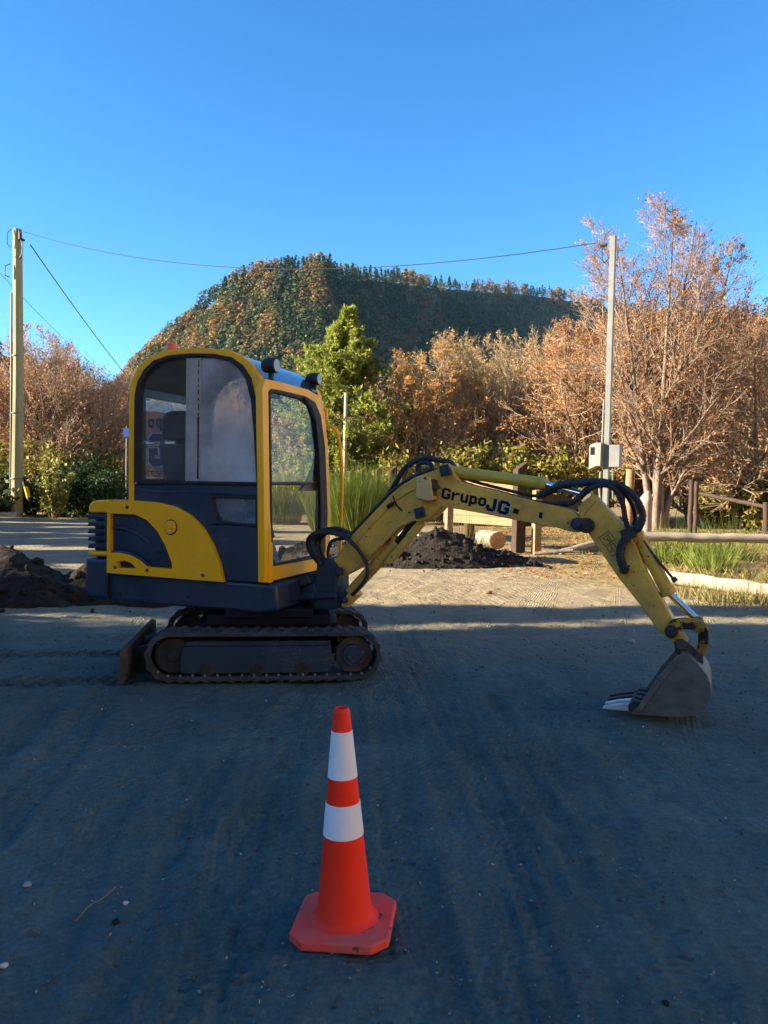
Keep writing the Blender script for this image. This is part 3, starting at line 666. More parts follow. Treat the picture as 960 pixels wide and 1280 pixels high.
mb.tube(smooth_path([H_.p3(px, py, -.52) for px, py in ((140, 690), (154, 690.5), (168, 694), (179, 701), (185, 707))]), .014, 8)
mb.build('intake_panel', M['navy'], ex, frame=FH, bevel=.004)

mb = MB()
for px, py in ((150, 742), (235, 746), (320, 752), (335, 738)):
    p = H_.p3(px, py, -.50); mb.tube([(p[0], -.508, p[2]), (p[0], -.499, p[2])], .011, 6)
for px, py in ((322, 612), (322, 672), (322, 718), (276, 716), (172, 612)):
    p = H_.p3(px, py, -.50); mb.tube([(p[0], -.506, p[2]), (p[0], -.499, p[2])], .009, 8)
mb.build('panel_bolt', M['grease'], ex, frame=FH)
mb = MB().tube([H_.p3(px, py, -.499) for px, py in ((166, 614), (248, 615), (328, 616))], .005, 6); mb.build('pressed_rib', M['navy'], ex, frame=FH)
a, e = H_.p3(137, 753, -.50), H_.p3(137, 716, -.50); MB().box(a[0] - .003, a[0] + .003, -.5225, -.5, a[2] + .01, e[2] + .1).build('panel_gap', M['rubber'], ex, frame=FH)
p = H_.p3(200, 690, -.507); mb = MB().box(p[0] - .035, p[0] + .035, -.516, -.506, p[2] - .014, p[2] + .014).box(p[0] - .012, p[0] + .028, -.524, -.515, p[2] - .006, p[2] + .006); mb.build('cover_latch', M['rubber'], ex, frame=FH, bevel=.003)
# ---- cab
OUT = [(161, 627), (161, 590), (161, 540), (162, 492), (165, 474), (174, 457), (187, 445.5), (204, 438.5), (232, 435.5), (264, 435.5), (288, 438), (303, 445), (316, 456), (325, 470), (330, 490), (333, 530), (335, 590), (336.5, 660), (337, 729)]
INN = [(168, 604.5), (168.3, 540), (169, 494), (172.5, 477), (181, 461.5), (193, 450.5), (211, 444.5), (238, 442), (268, 442.5), (290, 447), (304, 457), (314, 472), (320, 497), (324, 545), (327, 606.5)]
GLS = [(173.5, 600.5), (173.8, 540), (174.5, 497), (178, 480), (185.5, 466), (197, 455), (213, 449.5), (238, 447), (268, 447.5), (287, 451.5), (299, 461), (308, 475), (314, 500), (318, 545), (321, 602.5)]
CAB_L = .57                                                        # the far (left) side of the cab
XF = H_.onY(335, 600, HW)[0]
def arch_side(y0, y1, mat_out, name):
    o = hp(OUT); i = hp(INN); zb = o[-1][1]
    poly = o + [(o[-1][0] - .030, zb)] + [(i[-1][0] + .012, i[-1][1])] + list(reversed(i)) + [(i[0][0] , o[0][1])]
    return MB().prism(poly, y0, y1).build(name, mat_out, ex, frame=FH, bevel=.02, seg=3)
arch_side(-.505, -.44, M['yellow'], 'cab_side_frame')
arch_side(CAB_L - .06, CAB_L, M['yellow'], 'cab_side_frame')
# navy panel under the side window, with the small pane
lo = hp([(164, 604.5), (328, 606.5), (328.5, 728.5), (276, 726), (262, 690), (243, 655), (215, 637), (164, 630)])
pane = hp([(262, 618), (323, 620.5), (323, 659), (277, 655.5), (271, 651)])
pane_in = hp([(266, 622), (319.5, 624), (319.5, 655), (279, 651.8), (274, 648.5)])
mb = MB().prism(lo, -.50, -.455, holes=[pane])
mb.build('side_panel', M['navy'], ex, frame=FH, bevel=.008)
mb = MB().prism(pane, -.508, -.46, holes=[pane_in]); sw = mb.build('small_window', M['rubber'], ex, frame=FH, bevel=.006)
MB().sheet(pane_in, -.480).build('pane', M['glass_dark'], sw)
mb = MB().prism(hp([(164, 606), (328, 607), (326, 690), (164, 690)], CAB_L), CAB_L - .05, CAB_L - .01)
mb.build('side_panel', M['navy'], ex, frame=FH, bevel=.006)
def side_window(y0, y1, yg, dusty):
    mb = MB().prism(hp(INN), y0, y1, holes=[hp(GLS)])
    sw = mb.build('side_window', M['rubber'], ex, frame=FH, bevel=.008)
    g = hp(GLS); x_split = hp([(236, 500)])[0][0]; x2 = hp([(251, 500)])[0][0]
    left = [p for p in g if p[0] < x2]; right = [p for p in g if p[0] >= x_split]
    zt = lambda x: hp([(x, 447)])[0][1]
    zb = hp([(240, 601.5)])[0][1]; ztp = hp([(240, 447)])[0][1]
    if dusty:
        l_ = [p for p in g if p[0] < x_split] ; r_ = [p for p in g if p[0] >= x_split]
        # g runs from bottom-left, over the arch, to bottom-right
        L = l_ + [(x2, ztp), (x2, zb)]; Rr = [(x_split, zb), (x_split, ztp)] + r_
        MB().sheet(L, yg + .014).build('sliding_pane', M['glass'], sw)
        MB().sheet(Rr, yg - .002).build('sliding_pane', M['glass_dusty_sky'], sw)
        a0 = hp([(232.5, 446)])[0]; 
        mb = MB().box(hp([(232.5, 500)])[0][0], hp([(251, 500)])[0][0], yg - .012, yg - .006, zb, ztp - .004)
        mb.build('plastic_strip', M['frost'], sw, bevel=.002)
        xs = hp([(248.5, 500)])[0][0]; rng = random.Random(3); mb = MB(); z = zb + .02
        while z < ztp - .04:
            h = rng.uniform(.12, .25) if z < zb + .42 else rng.uniform(.012, .06); wd = rng.uniform(.003, .0055) * (1.25 if z < zb + .42 else .6); mb.box(xs - wd, xs + wd, yg - .0165, yg - .0125, z, min(z + h, ztp - .02)); z += h + rng.uniform(.002, .006) * (1 if z < zb + .42 else 5)
        mb.build('strip_seal', M['rubber'], sw)
        mb = MB()
        for px, py in ((320.5, 471), (296, 480), (171, 604)):
            p = H_.p3(px, py, -.50); mb.tube([(p[0], -.515, p[2]), (p[0], -.50, p[2])], .008, 8)
        mb.build('screw', M['steel'], sw)
    else:
        MB().sheet(g, yg).build('pane', M['glass_far'], sw)
    return sw
side_window(-.512, -.45, -.49, True)
far_w = side_window(CAB_L - .05, CAB_L + .008, CAB_L - .02, False)
# roof shell: the arch carried across the cab
arc = [p for p in OUT if p[1] < 476]
ain = hp([(x + (4 if x < 232 else -4 if x > 264 else 0), y + 5) for x, y in arc]); aou = hp([(x, y + 1.2) for x, y in arc])
mb = MB().prism(aou + list(reversed(ain)), -.445, CAB_L - .05)
mb.build('roof', M['roof'], ex, frame=FH, smooth=40)
mb = MB().prism([(p[0], p[1] - .012) for p in ain] + [(p[0], p[1] - .03) for p in reversed(ain)], -.44, CAB_L - .06)
mb.build('roof_lining', M['seat'], ex, frame=FH)
# rear wall with a window of its own
xr = hp([(163, 560)])[0][0]
mb = MB().prism([(-.44, .8), (-.44, 2.26), (CAB_L - .06, 2.26), (CAB_L - .06, .8)], xr, xr + .04, 'x', holes=[[(-.36, 1.5), (-.36, 2.16), (CAB_L - .14, 2.16), (CAB_L - .14, 1.5)]])
rw = mb.build('rear_wall', M['navy'], ex, frame=FH, bevel=.006)
MB().sheet([(-.36, 1.5), (-.36, 2.16), (CAB_L - .14, 2.16), (CAB_L - .14, 1.5)], xr + .018, 'x').build('pane', M['glass'], rw)
MB().box(xr + .05, XF - .03, -.44, CAB_L - .06, .735, .78).build('cab_floor', M['rubber'], ex, frame=FH)
# front: frame, windshield in two panes, inner door pillar
def fx(pts, c=None): return H_.polyX(pts, XF if c is None else c)
fo_ = [(329, 728.5), (328, 600), (326, 486), (330, 473.5), (350, 477.5), (384, 487), (397, 495), (404, 515), (409, 560), (412, 640), (411, 690), (404, 703), (394, 713)]
fi_ = [(340, 707.5), (336.8, 700), (335.5, 600), (334, 490), (337, 486.2), (352, 489), (380, 495.5), (392, 503), (399, 520), (404.5, 560), (407.5, 640), (406.5, 686), (399, 697)]
fg_ = [(343, 704.5), (339, 697), (337.5, 600), (336.2, 494), (339, 490.5), (352, 493.5), (376, 499.5), (386, 507), (392, 522), (396.5, 560), (399, 640), (398.5, 684), (392, 694.5)]
mb = MB().prism(fx(fo_), XF - .045, XF + .012, 'x', holes=[fx(fi_)])
mb.build('cab_front_frame', M['yellow'], ex, frame=FH, bevel=.012, seg=3)
mb = MB().prism(fx(fi_), XF - .03, XF + .018, 'x', holes=[fx(fg_)])
ws = mb.build('windshield', M['rubber'], ex, frame=FH, bevel=.008)
gz = fx([(345, 612)])[0][1]; G = fx(fg_)
up = [p for p in G if p[1] > gz]; dn = [p for p in G if p[1] <= gz]
yl = min(p[0] for p in G) + .006; yr = fx([(397.5, 612)])[0][0]
up = [(fx([(337.6, 612)])[0][0], gz)] + [p for p in G if p[1] > gz] + [(yr, gz)]
dn = [p for p in G[:2]] + [(fx([(337.6, 612)])[0][0], gz), (yr, gz)] + [p for p in G if p[1] <= gz][2:]
MB().sheet(up, XF - .006, 'x').build('pane', M['glass_front'], ws)
MB().sheet(dn, XF - .006, 'x').build('pane', M['glass_low'], ws)
a_, b_ = fx([(337, 605)])[0], fx([(399, 603)])[0]
mb = MB().tube([(XF - .02, a_[0], a_[1]), (XF - .02, b_[0], b_[1])], .012, 8)
mb.build('crossbar', M['rubber'], ws)
mb = MB().tube([(XF + .025, *fx([(377, 497)])[0]), (XF + .03, *fx([(383, 511)])[0]), (XF + .025, *fx([(389, 524)])[0])], .009, 6)
mb.box(XF - .05, XF - .02, fx([(339, 494)])[0][0], fx([(353, 494)])[0][0], fx([(345, 497)])[0][1], fx([(345, 493)])[0][1])
mb.build('wiper', M['rubber'], ws)
mb = MB().prism(fx([(388, 505), (394, 510), (402, 545), (407, 600), (408, 690), (398, 697), (398, 640), (402, 614), (376, 613.5), (386, 600), (394, 582), (396, 566), (392, 528)], XF - .04), XF - .075, XF - .04, 'x')
mb.build('door_pillar', M['navy'], ex, frame=FH, bevel=.006)
# roof front visor strip and lamps
def lamp(px, py, c, r):
    x, _, z = H_.p3(px, py, c)
    mb = MB().tube([(x - .07, c, z), (x - .06, c, z), (x - .02, c, z), (x + .045, c, z)], [r * .55, r * .86, r, r], 18)
    l = mb.build('work_lamp', M['rubber'], ex, frame=FH, bevel=.01)
    mb = MB().tube([(x + .030, c, z), (x + .049, c, z)], r * .82, 18); mb.build('lens', M['lens'], l)
    mb = MB().obox((x, c, z - r - .02), (.016, 0, 0), (0, .018, 0), (0, 0, .045)); mb.build('bracket', M['rubber'], l, bevel=.003)
lamp(339, 457, -.43, .058); lamp(393, 474, CAB_L - .06, .054)
c0 = H_.p3(214.5, 432, -.2)
mb = MB().lathe([(.05, 0), (.05, .012), (.043, .02), (.043, .05), (.03, .066), (.0, .07)], (c0[0], c0[1], H_.onY(214, 436, -.2)[1] - .02), 20)
mb.build('beacon', M['beacon'], ex, frame=FH, smooth=50)
p = H_.p3(405, 517, CAB_L); mb = MB().box(p[0] - .03, p[0] + .03, CAB_L - .01, CAB_L + .03, p[2] - .045, p[2] + .045); mb.build('mirror_bracket', M['yellow'], ex, frame=FH, bevel=.006)
yh = CAB_L + .03
hr = smooth_path([H_.p3(px, py, yh) for px, py in ((405, 537), (411, 533.5), (418, 536), (423, 547), (426.5, 570), (427.5, 610), (426, 650), (425, 700))], 5)
MB().tube(hr, .0155, 10).build('grab_rail', M['yellow'], ex, frame=FH)
# inside: seat, controls
def ip(pts, c=0.0): return H_.polyY(pts, c)
mb = MB().prism(ip([(212, 528), (216, 518), (224, 515), (250, 515), (252, 545), (248, 552), (212, 551)]), -.13, .13)
mb.prism(ip([(214, 556), (246, 556), (252, 590), (262, 625), (232, 632), (222, 600)]), -.2, .2)
mb.prism(ip([(232, 625), (290, 622), (294, 640), (232, 645)]), -.22, .22)
mb.prism(ip([(220, 548), (232, 548), (232, 560), (220, 560)]), -.03, .03)
mb.build('seat', M['seat'], ex, frame=FH, bevel=.03, seg=3)
mb = MB()
for c in (-.25, .27):
    mb.prism(ip([(268, 625), (280, 603), (293, 606), (296, 640), (268, 640)], c), c - .07, c + .07)
mb.build('control_console', M['seat'], ex, frame=FH, bevel=.02)
mb = MB()
for c, q in ((-.25, ((306, 612), (302, 596), (295, 573))), (.27, ((300, 612), (296, 596), (290, 580)))):
    mb.tube([H_.p3(px, py, c) for px, py in q], [.016, .016, .026], 10)
for c, q in ((-.05, ((344, 632), (350, 655), (354, 672))), (.1, ((341, 655), (347, 672), (347, 695)))):
    mb.tube([H_.p3(px - 12, py, c) for px, py in q], .012, 8)
mb.build('control_lever', M['rubber'], ex, frame=FH)

# ---- lettering
GLY = {
 'G': ['.#####.', '#######', '##...##', '##.....', '##..###', '##..###', '##...##', '#######', '.#####.'],
 'J': ['....##', '....##', '....##', '....##', '....##', '##..##', '##..##', '######', '.####.'],
 'r': ['......', '......', '##.###', '######', '###...', '##....', '##....', '##....', '##....'],
 'u': ['......', '......', '##..##', '##..##', '##..##', '##..##', '##..##', '######', '.#####'],
 'p': ['......', '......', '#####.', '######', '##..##', '##..##', '##..##', '######', '#####.', '##....', '##....'],
 'o': ['......', '......', '.####.', '######', '##..##', '##..##', '##..##', '######', '.####.'],
 'a': ['......', '......', '.####.', '....##', '.#####', '##..##', '##..##', '######', '.#####'],
 '0': ['####', '#..#', '#..#', '#..#', '#..#', '#..#', '####'], '1': ['..#.', '.##.', '..#.', '..#.', '..#.', '..#.', '.###'],
 '2': ['####', '...#', '...#', '####', '#...', '#...', '####'], '3': ['####', '...#', '...#', '.###', '...#', '...#', '####'],
 '5': ['####', '#...', '#...', '####', '...#', '...#', '####'], '8': ['####', '#..#', '#..#', '####', '#..#', '#..#', '####'],
 '9': ['####', '#..#', '#..#', '####', '...#', '...#', '####'], 'D': ['#####.', '######', '##..##', '##..##', '##..##', '##..##', '##..##', '######', '#####.'],
}
def letters(mb, text, o, ux, uz, h, n, depth=.0015, mirror=False, grow=0.0, wide=1.0, gap=1.2):
    """text laid on a plane: o the top-left corner, ux/uz unit axes of the plane, n its outward normal"""
    o, ux, uz, n = map(np.array, (o, ux, uz, n)); x = 0.0
    for ch in (reversed(text) if mirror else text):
        g = GLY[ch]; W = len(g[0]); c = h / (9 if W > 4 else 7)
        for r_, row in enumerate(g):
            k = 0
            while k < W:
                if row[k] != '#': k += 1; continue
                e = k
                while e < W and row[e] == '#': e += 1
                a, b = (k, e) if not mirror else (W - e, W - k)
                q = c * grow
                P0 = o + ux * ((x + a * wide) * c - q) - uz * (r_ * c - q * 1.0); P1 = o + ux * ((x + b * wide) * c + q) - uz * (r_ * c - q)
                dz = -uz * (c + 2 * q) if grow else -uz * c
                mb.add([P0 + n * depth, P1 + n * depth, P1 + dz + n * depth, P0 + dz + n * depth], [(0, 1, 2, 3)])
                k = e
        x += (W + gap) * wide
    return x

# lettering seen through the far window (it faces outward, so it is read from behind)
yg = CAB_L - .012
def far_text(text, px0, py0, px1, py1, mat, name, grow=0, d=0, wide=1.0, gap=1.2):
    a = H_.p3(px0, py0, yg); b = H_.p3(px1, py0, yg); c = H_.p3(px0, py1, yg)
    mb = MB(); letters(mb, text, (a[0], yg, a[2]), (1, 0, 0), (0, 0, 1), a[2] - c[2], (0, -1, 0), .001 + d, True, grow, wide, gap)
    mb.build(name, mat, far_w, recalc=False, smooth=0)
def far_ring(pts, mat, name, d): pass
far_text('Grupo', 185.5, 520, 206, 535, M['ink'], 'lettering', wide=.92)
far_text('D', 181, 489, 188, 501, M['ink'], 'lettering')
far_text('98305833', 185, 588.5, 213, 595.5, M['ink_navy'], 'lettering')
Gout = [(185.5, 550), (189, 543), (196, 541.5), (203, 543), (206.5, 549), (206.5, 576), (203, 582), (196, 583.5), (189, 582), (185.5, 575)]
def gbig(grow):
    # a mirrored G: opening on the left
    x0, x1, y0, y1 = 186 - grow, 206 + grow, 542 - grow, 583 + grow; t = 7.0 + 2 * grow
    return [(x0 + 4, y0), (x1 - 4, y0), (x1, y0 + 4), (x1, y1 - 4), (x1 - 4, y1), (x0 + 4, y1), (x0, y1 - 4), (x0, 559.5 - grow), (199.2 - .0, 559.5 - grow), (199.2, 573 + 0 - 0), (199.2, 574.5 - 0)], t
for gr, mt, d in ((1.0, 'ink_pale', .000), (0.1, 'ink_navy', .002)):
    x0, x1, y0, y1 = 186 - gr, 206 + gr, 542 - gr, 583 + gr
    ix0, ix1, iy0, iy1 = 192.8 + gr, 199.4 - gr, 552.5 + gr, 573 - gr
    poly = [(x0 + 5, y0), (x1 - 5, y0), (x1, y0 + 6), (x1, y1 - 6), (x1 - 5, y1), (x0 + 5, y1), (x0, y1 - 6), (x0, 559.8 - gr), (198.0 + .2 * gr, 559.8 - gr),
            (198.0 + .2 * gr, 570.0), (192.8, 570.0)]
    poly = [(x0 + 5, y0), (x1 - 5, y0), (x1, y0 + 6), (x1, y1 - 6), (x1 - 5, y1), (x0 + 5, y1), (x0, y1 - 6), (x0, 560.3 - gr), (197.4 + gr, 560.3 - gr), (197.4 + gr, 569.2 + gr * .0), (193.2 - gr, 569.2), (193.2 - gr, 573.2 - gr),
            (199.8 - gr, 573.2 - gr), (199.8 - gr, 551.8 + gr), (193 + gr * 0, 551.8 + gr), (193, 556 + gr), (x0, 556 + gr), (x0, y0 + 6)]
    pp = [(H_.onY(x, y, yg)) for x, y in poly]
    MB().prism(pp, yg - .0012 - d, yg - .0004 - d).build('lettering', M[mt], far_w, smooth=0)

# ---- swing bracket and hoses at the foot of the boom
def bp(pts, c): return B_.polyY(pts, c)
mb = MB()
mb.prism(bp([(396, 704), (402, 698), (414, 700), (421, 708), (421, 752), (418, 762), (392, 763), (392, 735)], -.11), -.11, .11)
mb.prism(bp([(345, 737), (372, 737), (392, 728), (396, 741), (396, 752), (350, 752)], -.13), -.13, .2)
mb.prism(bp([(372, 722), (392, 716), (396, 728), (376, 734)], -.06), -.16, .05)
mb.prism(bp([(380, 741), (419, 741), (419, 748), (380, 750)], -.15), -.15, .13)
mb.prism(bp([(420, 730), (434, 742), (424, 760), (416, 752)], -.07), -.085, .085)
mb.tube([B_.p3(424, 714, -.13), B_.p3(424, 714, .11)], .035, 14)
mb.tube([B_.p3(431, 750, -.1), B_.p3(431, 750, .1)], .025, 12)
mb.tube([B_.p3(368, 748, -.14), B_.p3(392, 745, -.14)], .03, 12)
mb.build('swing_bracket', M['navy_dull'], ex, frame=FB, bevel=.012, seg=2)
mb = MB()
for c, q, r in ((-.13, ((402, 706), (393, 690), (389, 676), (396, 668), (408, 666), (422, 668), (436, 675), (450, 690), (459, 708), (458, 722), (448, 736), (440, 744)), .0155),
                (-.06, ((406, 706), (396, 690), (391, 677), (397, 669), (410, 664), (425, 667), (441, 672)), .017),
                (-.02, ((400, 706), (388, 690), (385, 675), (393, 667), (408, 662), (424, 661), (441, 668)), .017),
                (.03, ((408, 704), (402, 690), (400, 678), (406, 668), (420, 664), (432, 668), (444, 671)), .014),
                (.06, ((404, 704), (398, 688), (396, 676), (404, 667), (416, 661), (430, 664), (446, 668)), .014),
                (.10, ((412, 706), (410, 690), (414, 677), (424, 674), (436, 673)), .014)):
    mb.tube(smooth_path([B_.p3(px, py, c) for px, py in q], 5), r, 8)
mb.build('hydraulic_hose', M['hose'], ex, frame=FB, each=True)

# ---- boom
BW_ = .075
boom_o = [(412, 706), (440.6, 668), (466, 641), (489, 617), (504, 605), (519, 596.5), (535, 590.5), (546, 587), (551, 580.5), (557, 578.5), (563.5, 583), (568, 593), (576, 602), (590, 606.5), (617, 612.5), (649, 621.5), (678, 629), (695, 632), (714, 638.5),
          (724, 646), (728, 656), (724, 666), (712, 664.5), (693, 658.5), (660, 652), (617, 643.5), (573, 635.5), (552, 633.5), (540, 638), (524, 647), (505, 657), (497, 661), (468, 690), (441, 713), (424, 722), (417, 717)]
b = bp(boom_o, -BW_)
mb = MB().prism(b, -BW_, BW_)
boom = mb.build('boom', M['boom'], ex, frame=FB, bevel=.008)
# raised flanges: edge strips proud of the web, as on the welded box section
mb = MB()
for line, r in ((((417, 717), (424, 722), (441, 712.5), (468, 689.5), (497, 660.5), (506, 653), (518, 643), (530, 637), (552, 633.5), (573, 635.5), (617, 643.5), (660, 652), (693, 658.5)), .007),
                (((440, 683), (470, 651), (490, 630), (507, 617), (521, 610.5), (533, 608.5)), .010)):
    mb.tube(smooth_path([B_.p3(px, py, -BW_ - .001) for px, py in line], 3), r, 6)
mb.build('weld_seam', M['boom'], boom)
mb = MB().prism(bp([(505, 657), (500, 655), (512, 641), (522, 634.5), (536, 634), (550, 634), (545, 640), (538, 647), (527, 652), (516, 651)], -.09), -.095, .095)
mb.build('cylinder_lug', M['boom'], boom, bevel=.006)
mb = MB()
for px, py, r in ((525.5, 641, .035), (557, 588, .036), (722, 655, .045)):
    x, _, z = B_.p3(px, py, -.1); mb.tube([(x, -.125, z), (x, .125, z)], r, 14); mb.tube([(x, -.14, z), (x, -.12, z)], r * .6, 8)
    if py < 650: mb.obox((x, -.118, z), (r * 1.05, 0, r * .3), (0, .008, 0), (-r * .3, 0, r * 1.05))
mb.build('pivot_pin', M['navy_dull'], boom, bevel=.004)
mb = MB().prism(bp([(520.5, 595), (537, 596.5), (541, 625), (535, 627), (518, 622.5)], -.17), -.17, -.074)
lb = mb.build('light_box', M['cream'], boom, bevel=.008)
mb = MB().prism(bp([(538.5, 598), (546, 600.5), (544, 626), (541.5, 625)], -.1), -.145, -.08)
mb.tube([B_.p3(543.5, 609, -.15), B_.p3(546.5, 609, -.10)], .02, 10)
mb.build('bracket', M['brownsteel'], lb, bevel=.004)
mb = MB()
ring_ = [B_.p3(531 + 9 * cos(t), 584 + 6 * sin(t), .02) for t in np.linspace(pi, 2 * pi, 9)]
mb.tube([B_.p3(522.5, 590, .02)] + ring_ + [B_.p3(540, 590, .02)], .018, 8)
mb.build('lifting_eye', M['navy_dull'], boom)
# decals on the boom
n_ = (0, -1, 0)
def boom_text(text, p0, p1, hpx, mat, name, c=-BW_ - .0025, d=0, grow=0, wide=1.0, gap=1.2):
    a = np.array(B_.p3(*p0, c)); e = np.array(B_.p3(*p1, c)); ux = (e - a) / np.linalg.norm(e - a); uz = np.array((-ux[2], 0, ux[0]))
    h = hpx / 960 * 5.75; mb = MB()
    L = letters(mb, text, a, ux, uz, h, n_, .0005 + d, False, grow, wide, gap)
    return mb.build(name, mat, boom, recalc=False, smooth=0), L * h / 9
boom_text('Grupo', (553.5, 609.2), (606, 619), 13.6, M['ink'], 'lettering', wide=1.08, gap=1.0)
boom_text('JG', (610.8, 621.6), (640, 628.3), 16, M['ink_pale'], 'lettering', d=0, grow=.42, wide=1.1, gap=1.4)
boom_text('JG', (610.3, 621.3), (639.5, 628), 16, M['ink_navy'], 'lettering', d=.002, grow=.12, wide=1.1, gap=1.4)
mb = MB()
for px, py, s_ in ((645, 639, .019), (676, 644, .012)):
    x, _, z = B_.p3(px, py, -BW_); mb.obox((x, -BW_ - .002, z), (s_, 0, -s_ * .3), (0, .0015, 0), (s_ * .25, 0, s_ * (.9 if s_ > .015 else 1.7)))
mb.build('sticker', M['ink'], boom)
mb = MB()
ed = smooth_path([B_.p3(px, py, c) for px, py, c in ((441, 667, -.03), (466, 640, -.03), (489, 616, -.03), (505, 603, -.03), (521, 594, -.03), (537, 588, -.02))], 4)
mb.tube(ed, .016, 8); mb.tube([(p[0], p[1] + .05, p[2] + .008) for p in ed], .016, 8)
mb.tube(smooth_path([B_.p3(px, py, .03) for px, py in ((486, 619), (495, 603), (504, 588), (516, 578), (533, 573.5), (550, 575.5), (563, 578.5), (568, 584))], 5), .0215, 10)
mb.tube(smooth_path([B_.p3(px, py, -.05) for px, py in ((568, 600), (585, 606), (620, 614), (660, 625), (690, 630), (704, 629))], 5), .012, 8)
mb.tube(smooth_path([B_.p3(px, py, .03) for px, py in ((575, 596), (600, 604), (640, 614), (672, 620), (700, 612))], 5), .012, 8)
mb.build('hydraulic_hose', M['hose'], ex, frame=FB, each=True)
mb = MB().tube(smooth_path([B_.p3(px, py, -BW_ - .012) for px, py in ((491, 620), (494, 628), (498, 634), (503, 638.5))], 4), .006, 6)
mb.tube([B_.p3(px, py, -BW_ - .02) for px, py in ((484, 634), (491, 629))], .016, 8)
mb.build('loose_cable', M['hose'], boom)
def cylinder(name, a, b_, c, rb, rr, over, mat, extra=True):
    """a hydraulic cylinder: barrel from a to b_, chrome rod on to c"""
    a, b_, c = map(np.array, (a, b_, c)); d = (b_ - a) / np.linalg.norm(b_ - a)
    mb = MB().tube([a, b_], rb, 18); mb.tube([b_ - d * .03, b_ + d * .012], rb * 1.16, 18)
    mb.tube([a + np.array((0, -rb * 1.05, 0)), a + np.array((0, rb * 1.05, 0))], rb * 1.05, 14)
    o = mb.build(name, mat, ex, frame=FB, bevel=.004)
    mb = MB().tube([b_, c], rr, 14); mb.tube([c + np.array((0, -rb * .9, 0)), c + np.array((0, rb * .9, 0))], rr * 1.5, 14)
    mb.build('piston_rod', M[over], o)
    return o
q = cylinder('boom_cylinder', B_.p3(431, 748, 0), B_.p3(495, 679, 0), B_.p3(525.5, 641, 0), .045, .022, 'hose', M['boom'])
mb = MB().prism(bp([(480, 706), (490, 704), (531, 655), (529, 649), (521, 653), (480, 702)], -.05), -.055, -.01)
mb.prism(bp([(424, 755), (430, 760), (446, 744), (438, 738)], -.06), -.065, .065)
mb.build('cylinder_guard', M['boom'], q, bevel=.006)
MB().tube(smooth_path([B_.p3(px, py, -.06) for px, py in ((440, 741), (449, 731), (458, 720), (462, 712))], 4), .009, 6).build('pipe', M['boom'], q)
cylinder('arm_cylinder', B_.p3(559, 588.5, 0), B_.p3(681, 604.5, 0), B_.p3(733, 619, 0), .044, .024, 'chrome', paint('olive_yellow_paint', (.55, .42, .03), .4, dust=(.3, .24, .1), dust_amt=.5, chips=(.08, .05, .02), chip_cut=.7, chip_scale=14))

# ---- arm
arm_o = [(721, 633), (741, 617.5), (748, 624.5), (771.6, 649), (786, 664), (798, 690), (809, 718), (840, 772), (850, 789), (860, 803), (857, 812), (849, 814), (838, 801), (831, 794.5), (822, 788), (801, 757.5), (772, 721), (766, 712), (736, 668), (723.5, 642)]
mb = MB().prism(bp(arm_o, -.07), -.07, .07)
arm = mb.build('arm', M['boom'], ex, frame=FB, bevel=.008)
mb = MB().prism(bp([(727, 633), (741, 622), (745, 626), (732, 640), (727, 654), (724, 650)], -.08), -.082, .082); mb.build('cylinder_lug', M['boom'], arm, bevel=.004)
mb = MB()
for px, py, r in ((733, 657, .052), (780, 712, .03), (839, 789.5, .042)):
    x, _, z = B_.p3(px, py, -.1); mb.tube([(x, -.118, z), (x, .118, z)], r, 16); mb.tube([(x, -.13, z), (x, -.11, z)], r * .62, 10)
mb.build('pivot_pin', M['grease'], arm, bevel=.004)
mb = MB().prism(bp([(783, 662), (797, 662), (800, 672), (792, 682), (784, 676)], -.05), -.06, .06); mb.build('cylinder_lug', M['boom'], arm, bevel=.004)
x, _, z = B_.p3(788, 706, -.07); MB().tube([(x, -.10, z), (x, -.07, z)], .02, 10).build('hose_fitting', M['cream'], arm)
# warning plate: framed square with a triangle sign, and a smaller square under it
def onarm(px, py, d=0): p = B_.p3(px, py, -.07); return (p[0], -.0705 - d, p[2])
def frame_quad(mb, q, t, d):
    for i in range(4):
        a, e = np.array(q[i], float), np.array(q[(i + 1) % 4], float); u = (e - a) / np.linalg.norm(e - a); m = np.mean(q, axis=0); n = np.array((-u[1], u[0]));
        if n @ (m - a) < 0: n = -n
        mb.add([onarm(*a, d), onarm(*e, d), onarm(*(e + n * t - u * t), d), onarm(*(a + n * t + u * t), d)], [(0, 1, 2, 3)])
mb = MB(); q1 = [(748, 672), (761, 663.5), (769.5, 674.5), (756.5, 683.5)]; q2 = [(757.5, 684.5), (767, 678.5), (774, 689.5), (765.5, 696)]
frame_quad(mb, q1, .9, .0025); frame_quad(mb, q2, .8, .0025)
tri = [(754, 673.5), (760.5, 667.5), (763.5, 677)]
for i in range(3):
    a, e = np.array(tri[i]), np.array(tri[(i + 1) % 3]); u = (e - a) / np.linalg.norm(e - a); n = np.array((-u[1], u[0])) * .45
    mb.add([onarm(*(a - n), .0025), onarm(*(e - n), .0025), onarm(*(e + n), .0025), onarm(*(a + n), .0025)], [(0, 1, 2, 3)])
for a, e in (((758.5, 671.5), (760, 675)), ((764, 684), (767, 688)), ((766.5, 690), (769.5, 688)), ((763, 687), (765, 690))):
    a, e = np.array(a), np.array(e); u = (e - a) / np.linalg.norm(e - a); n = np.array((-u[1], u[0])) * .5
    mb.add([onarm(*(a - n), .0025), onarm(*(e - n), .0025), onarm(*(e + n), .0025), onarm(*(a + n), .0025)], [(0, 1, 2, 3)])
mb.build('warning_sticker', M['brownsteel'], arm, recalc=False, smooth=0)
q = cylinder('bucket_cylinder', B_.p3(796, 668, 0), B_.p3(836, 741, 0), B_.p3(873, 776, 0), .044, .023, 'chrome', M['boom'])
q = bpy.data.objects['bucket_cylinder']
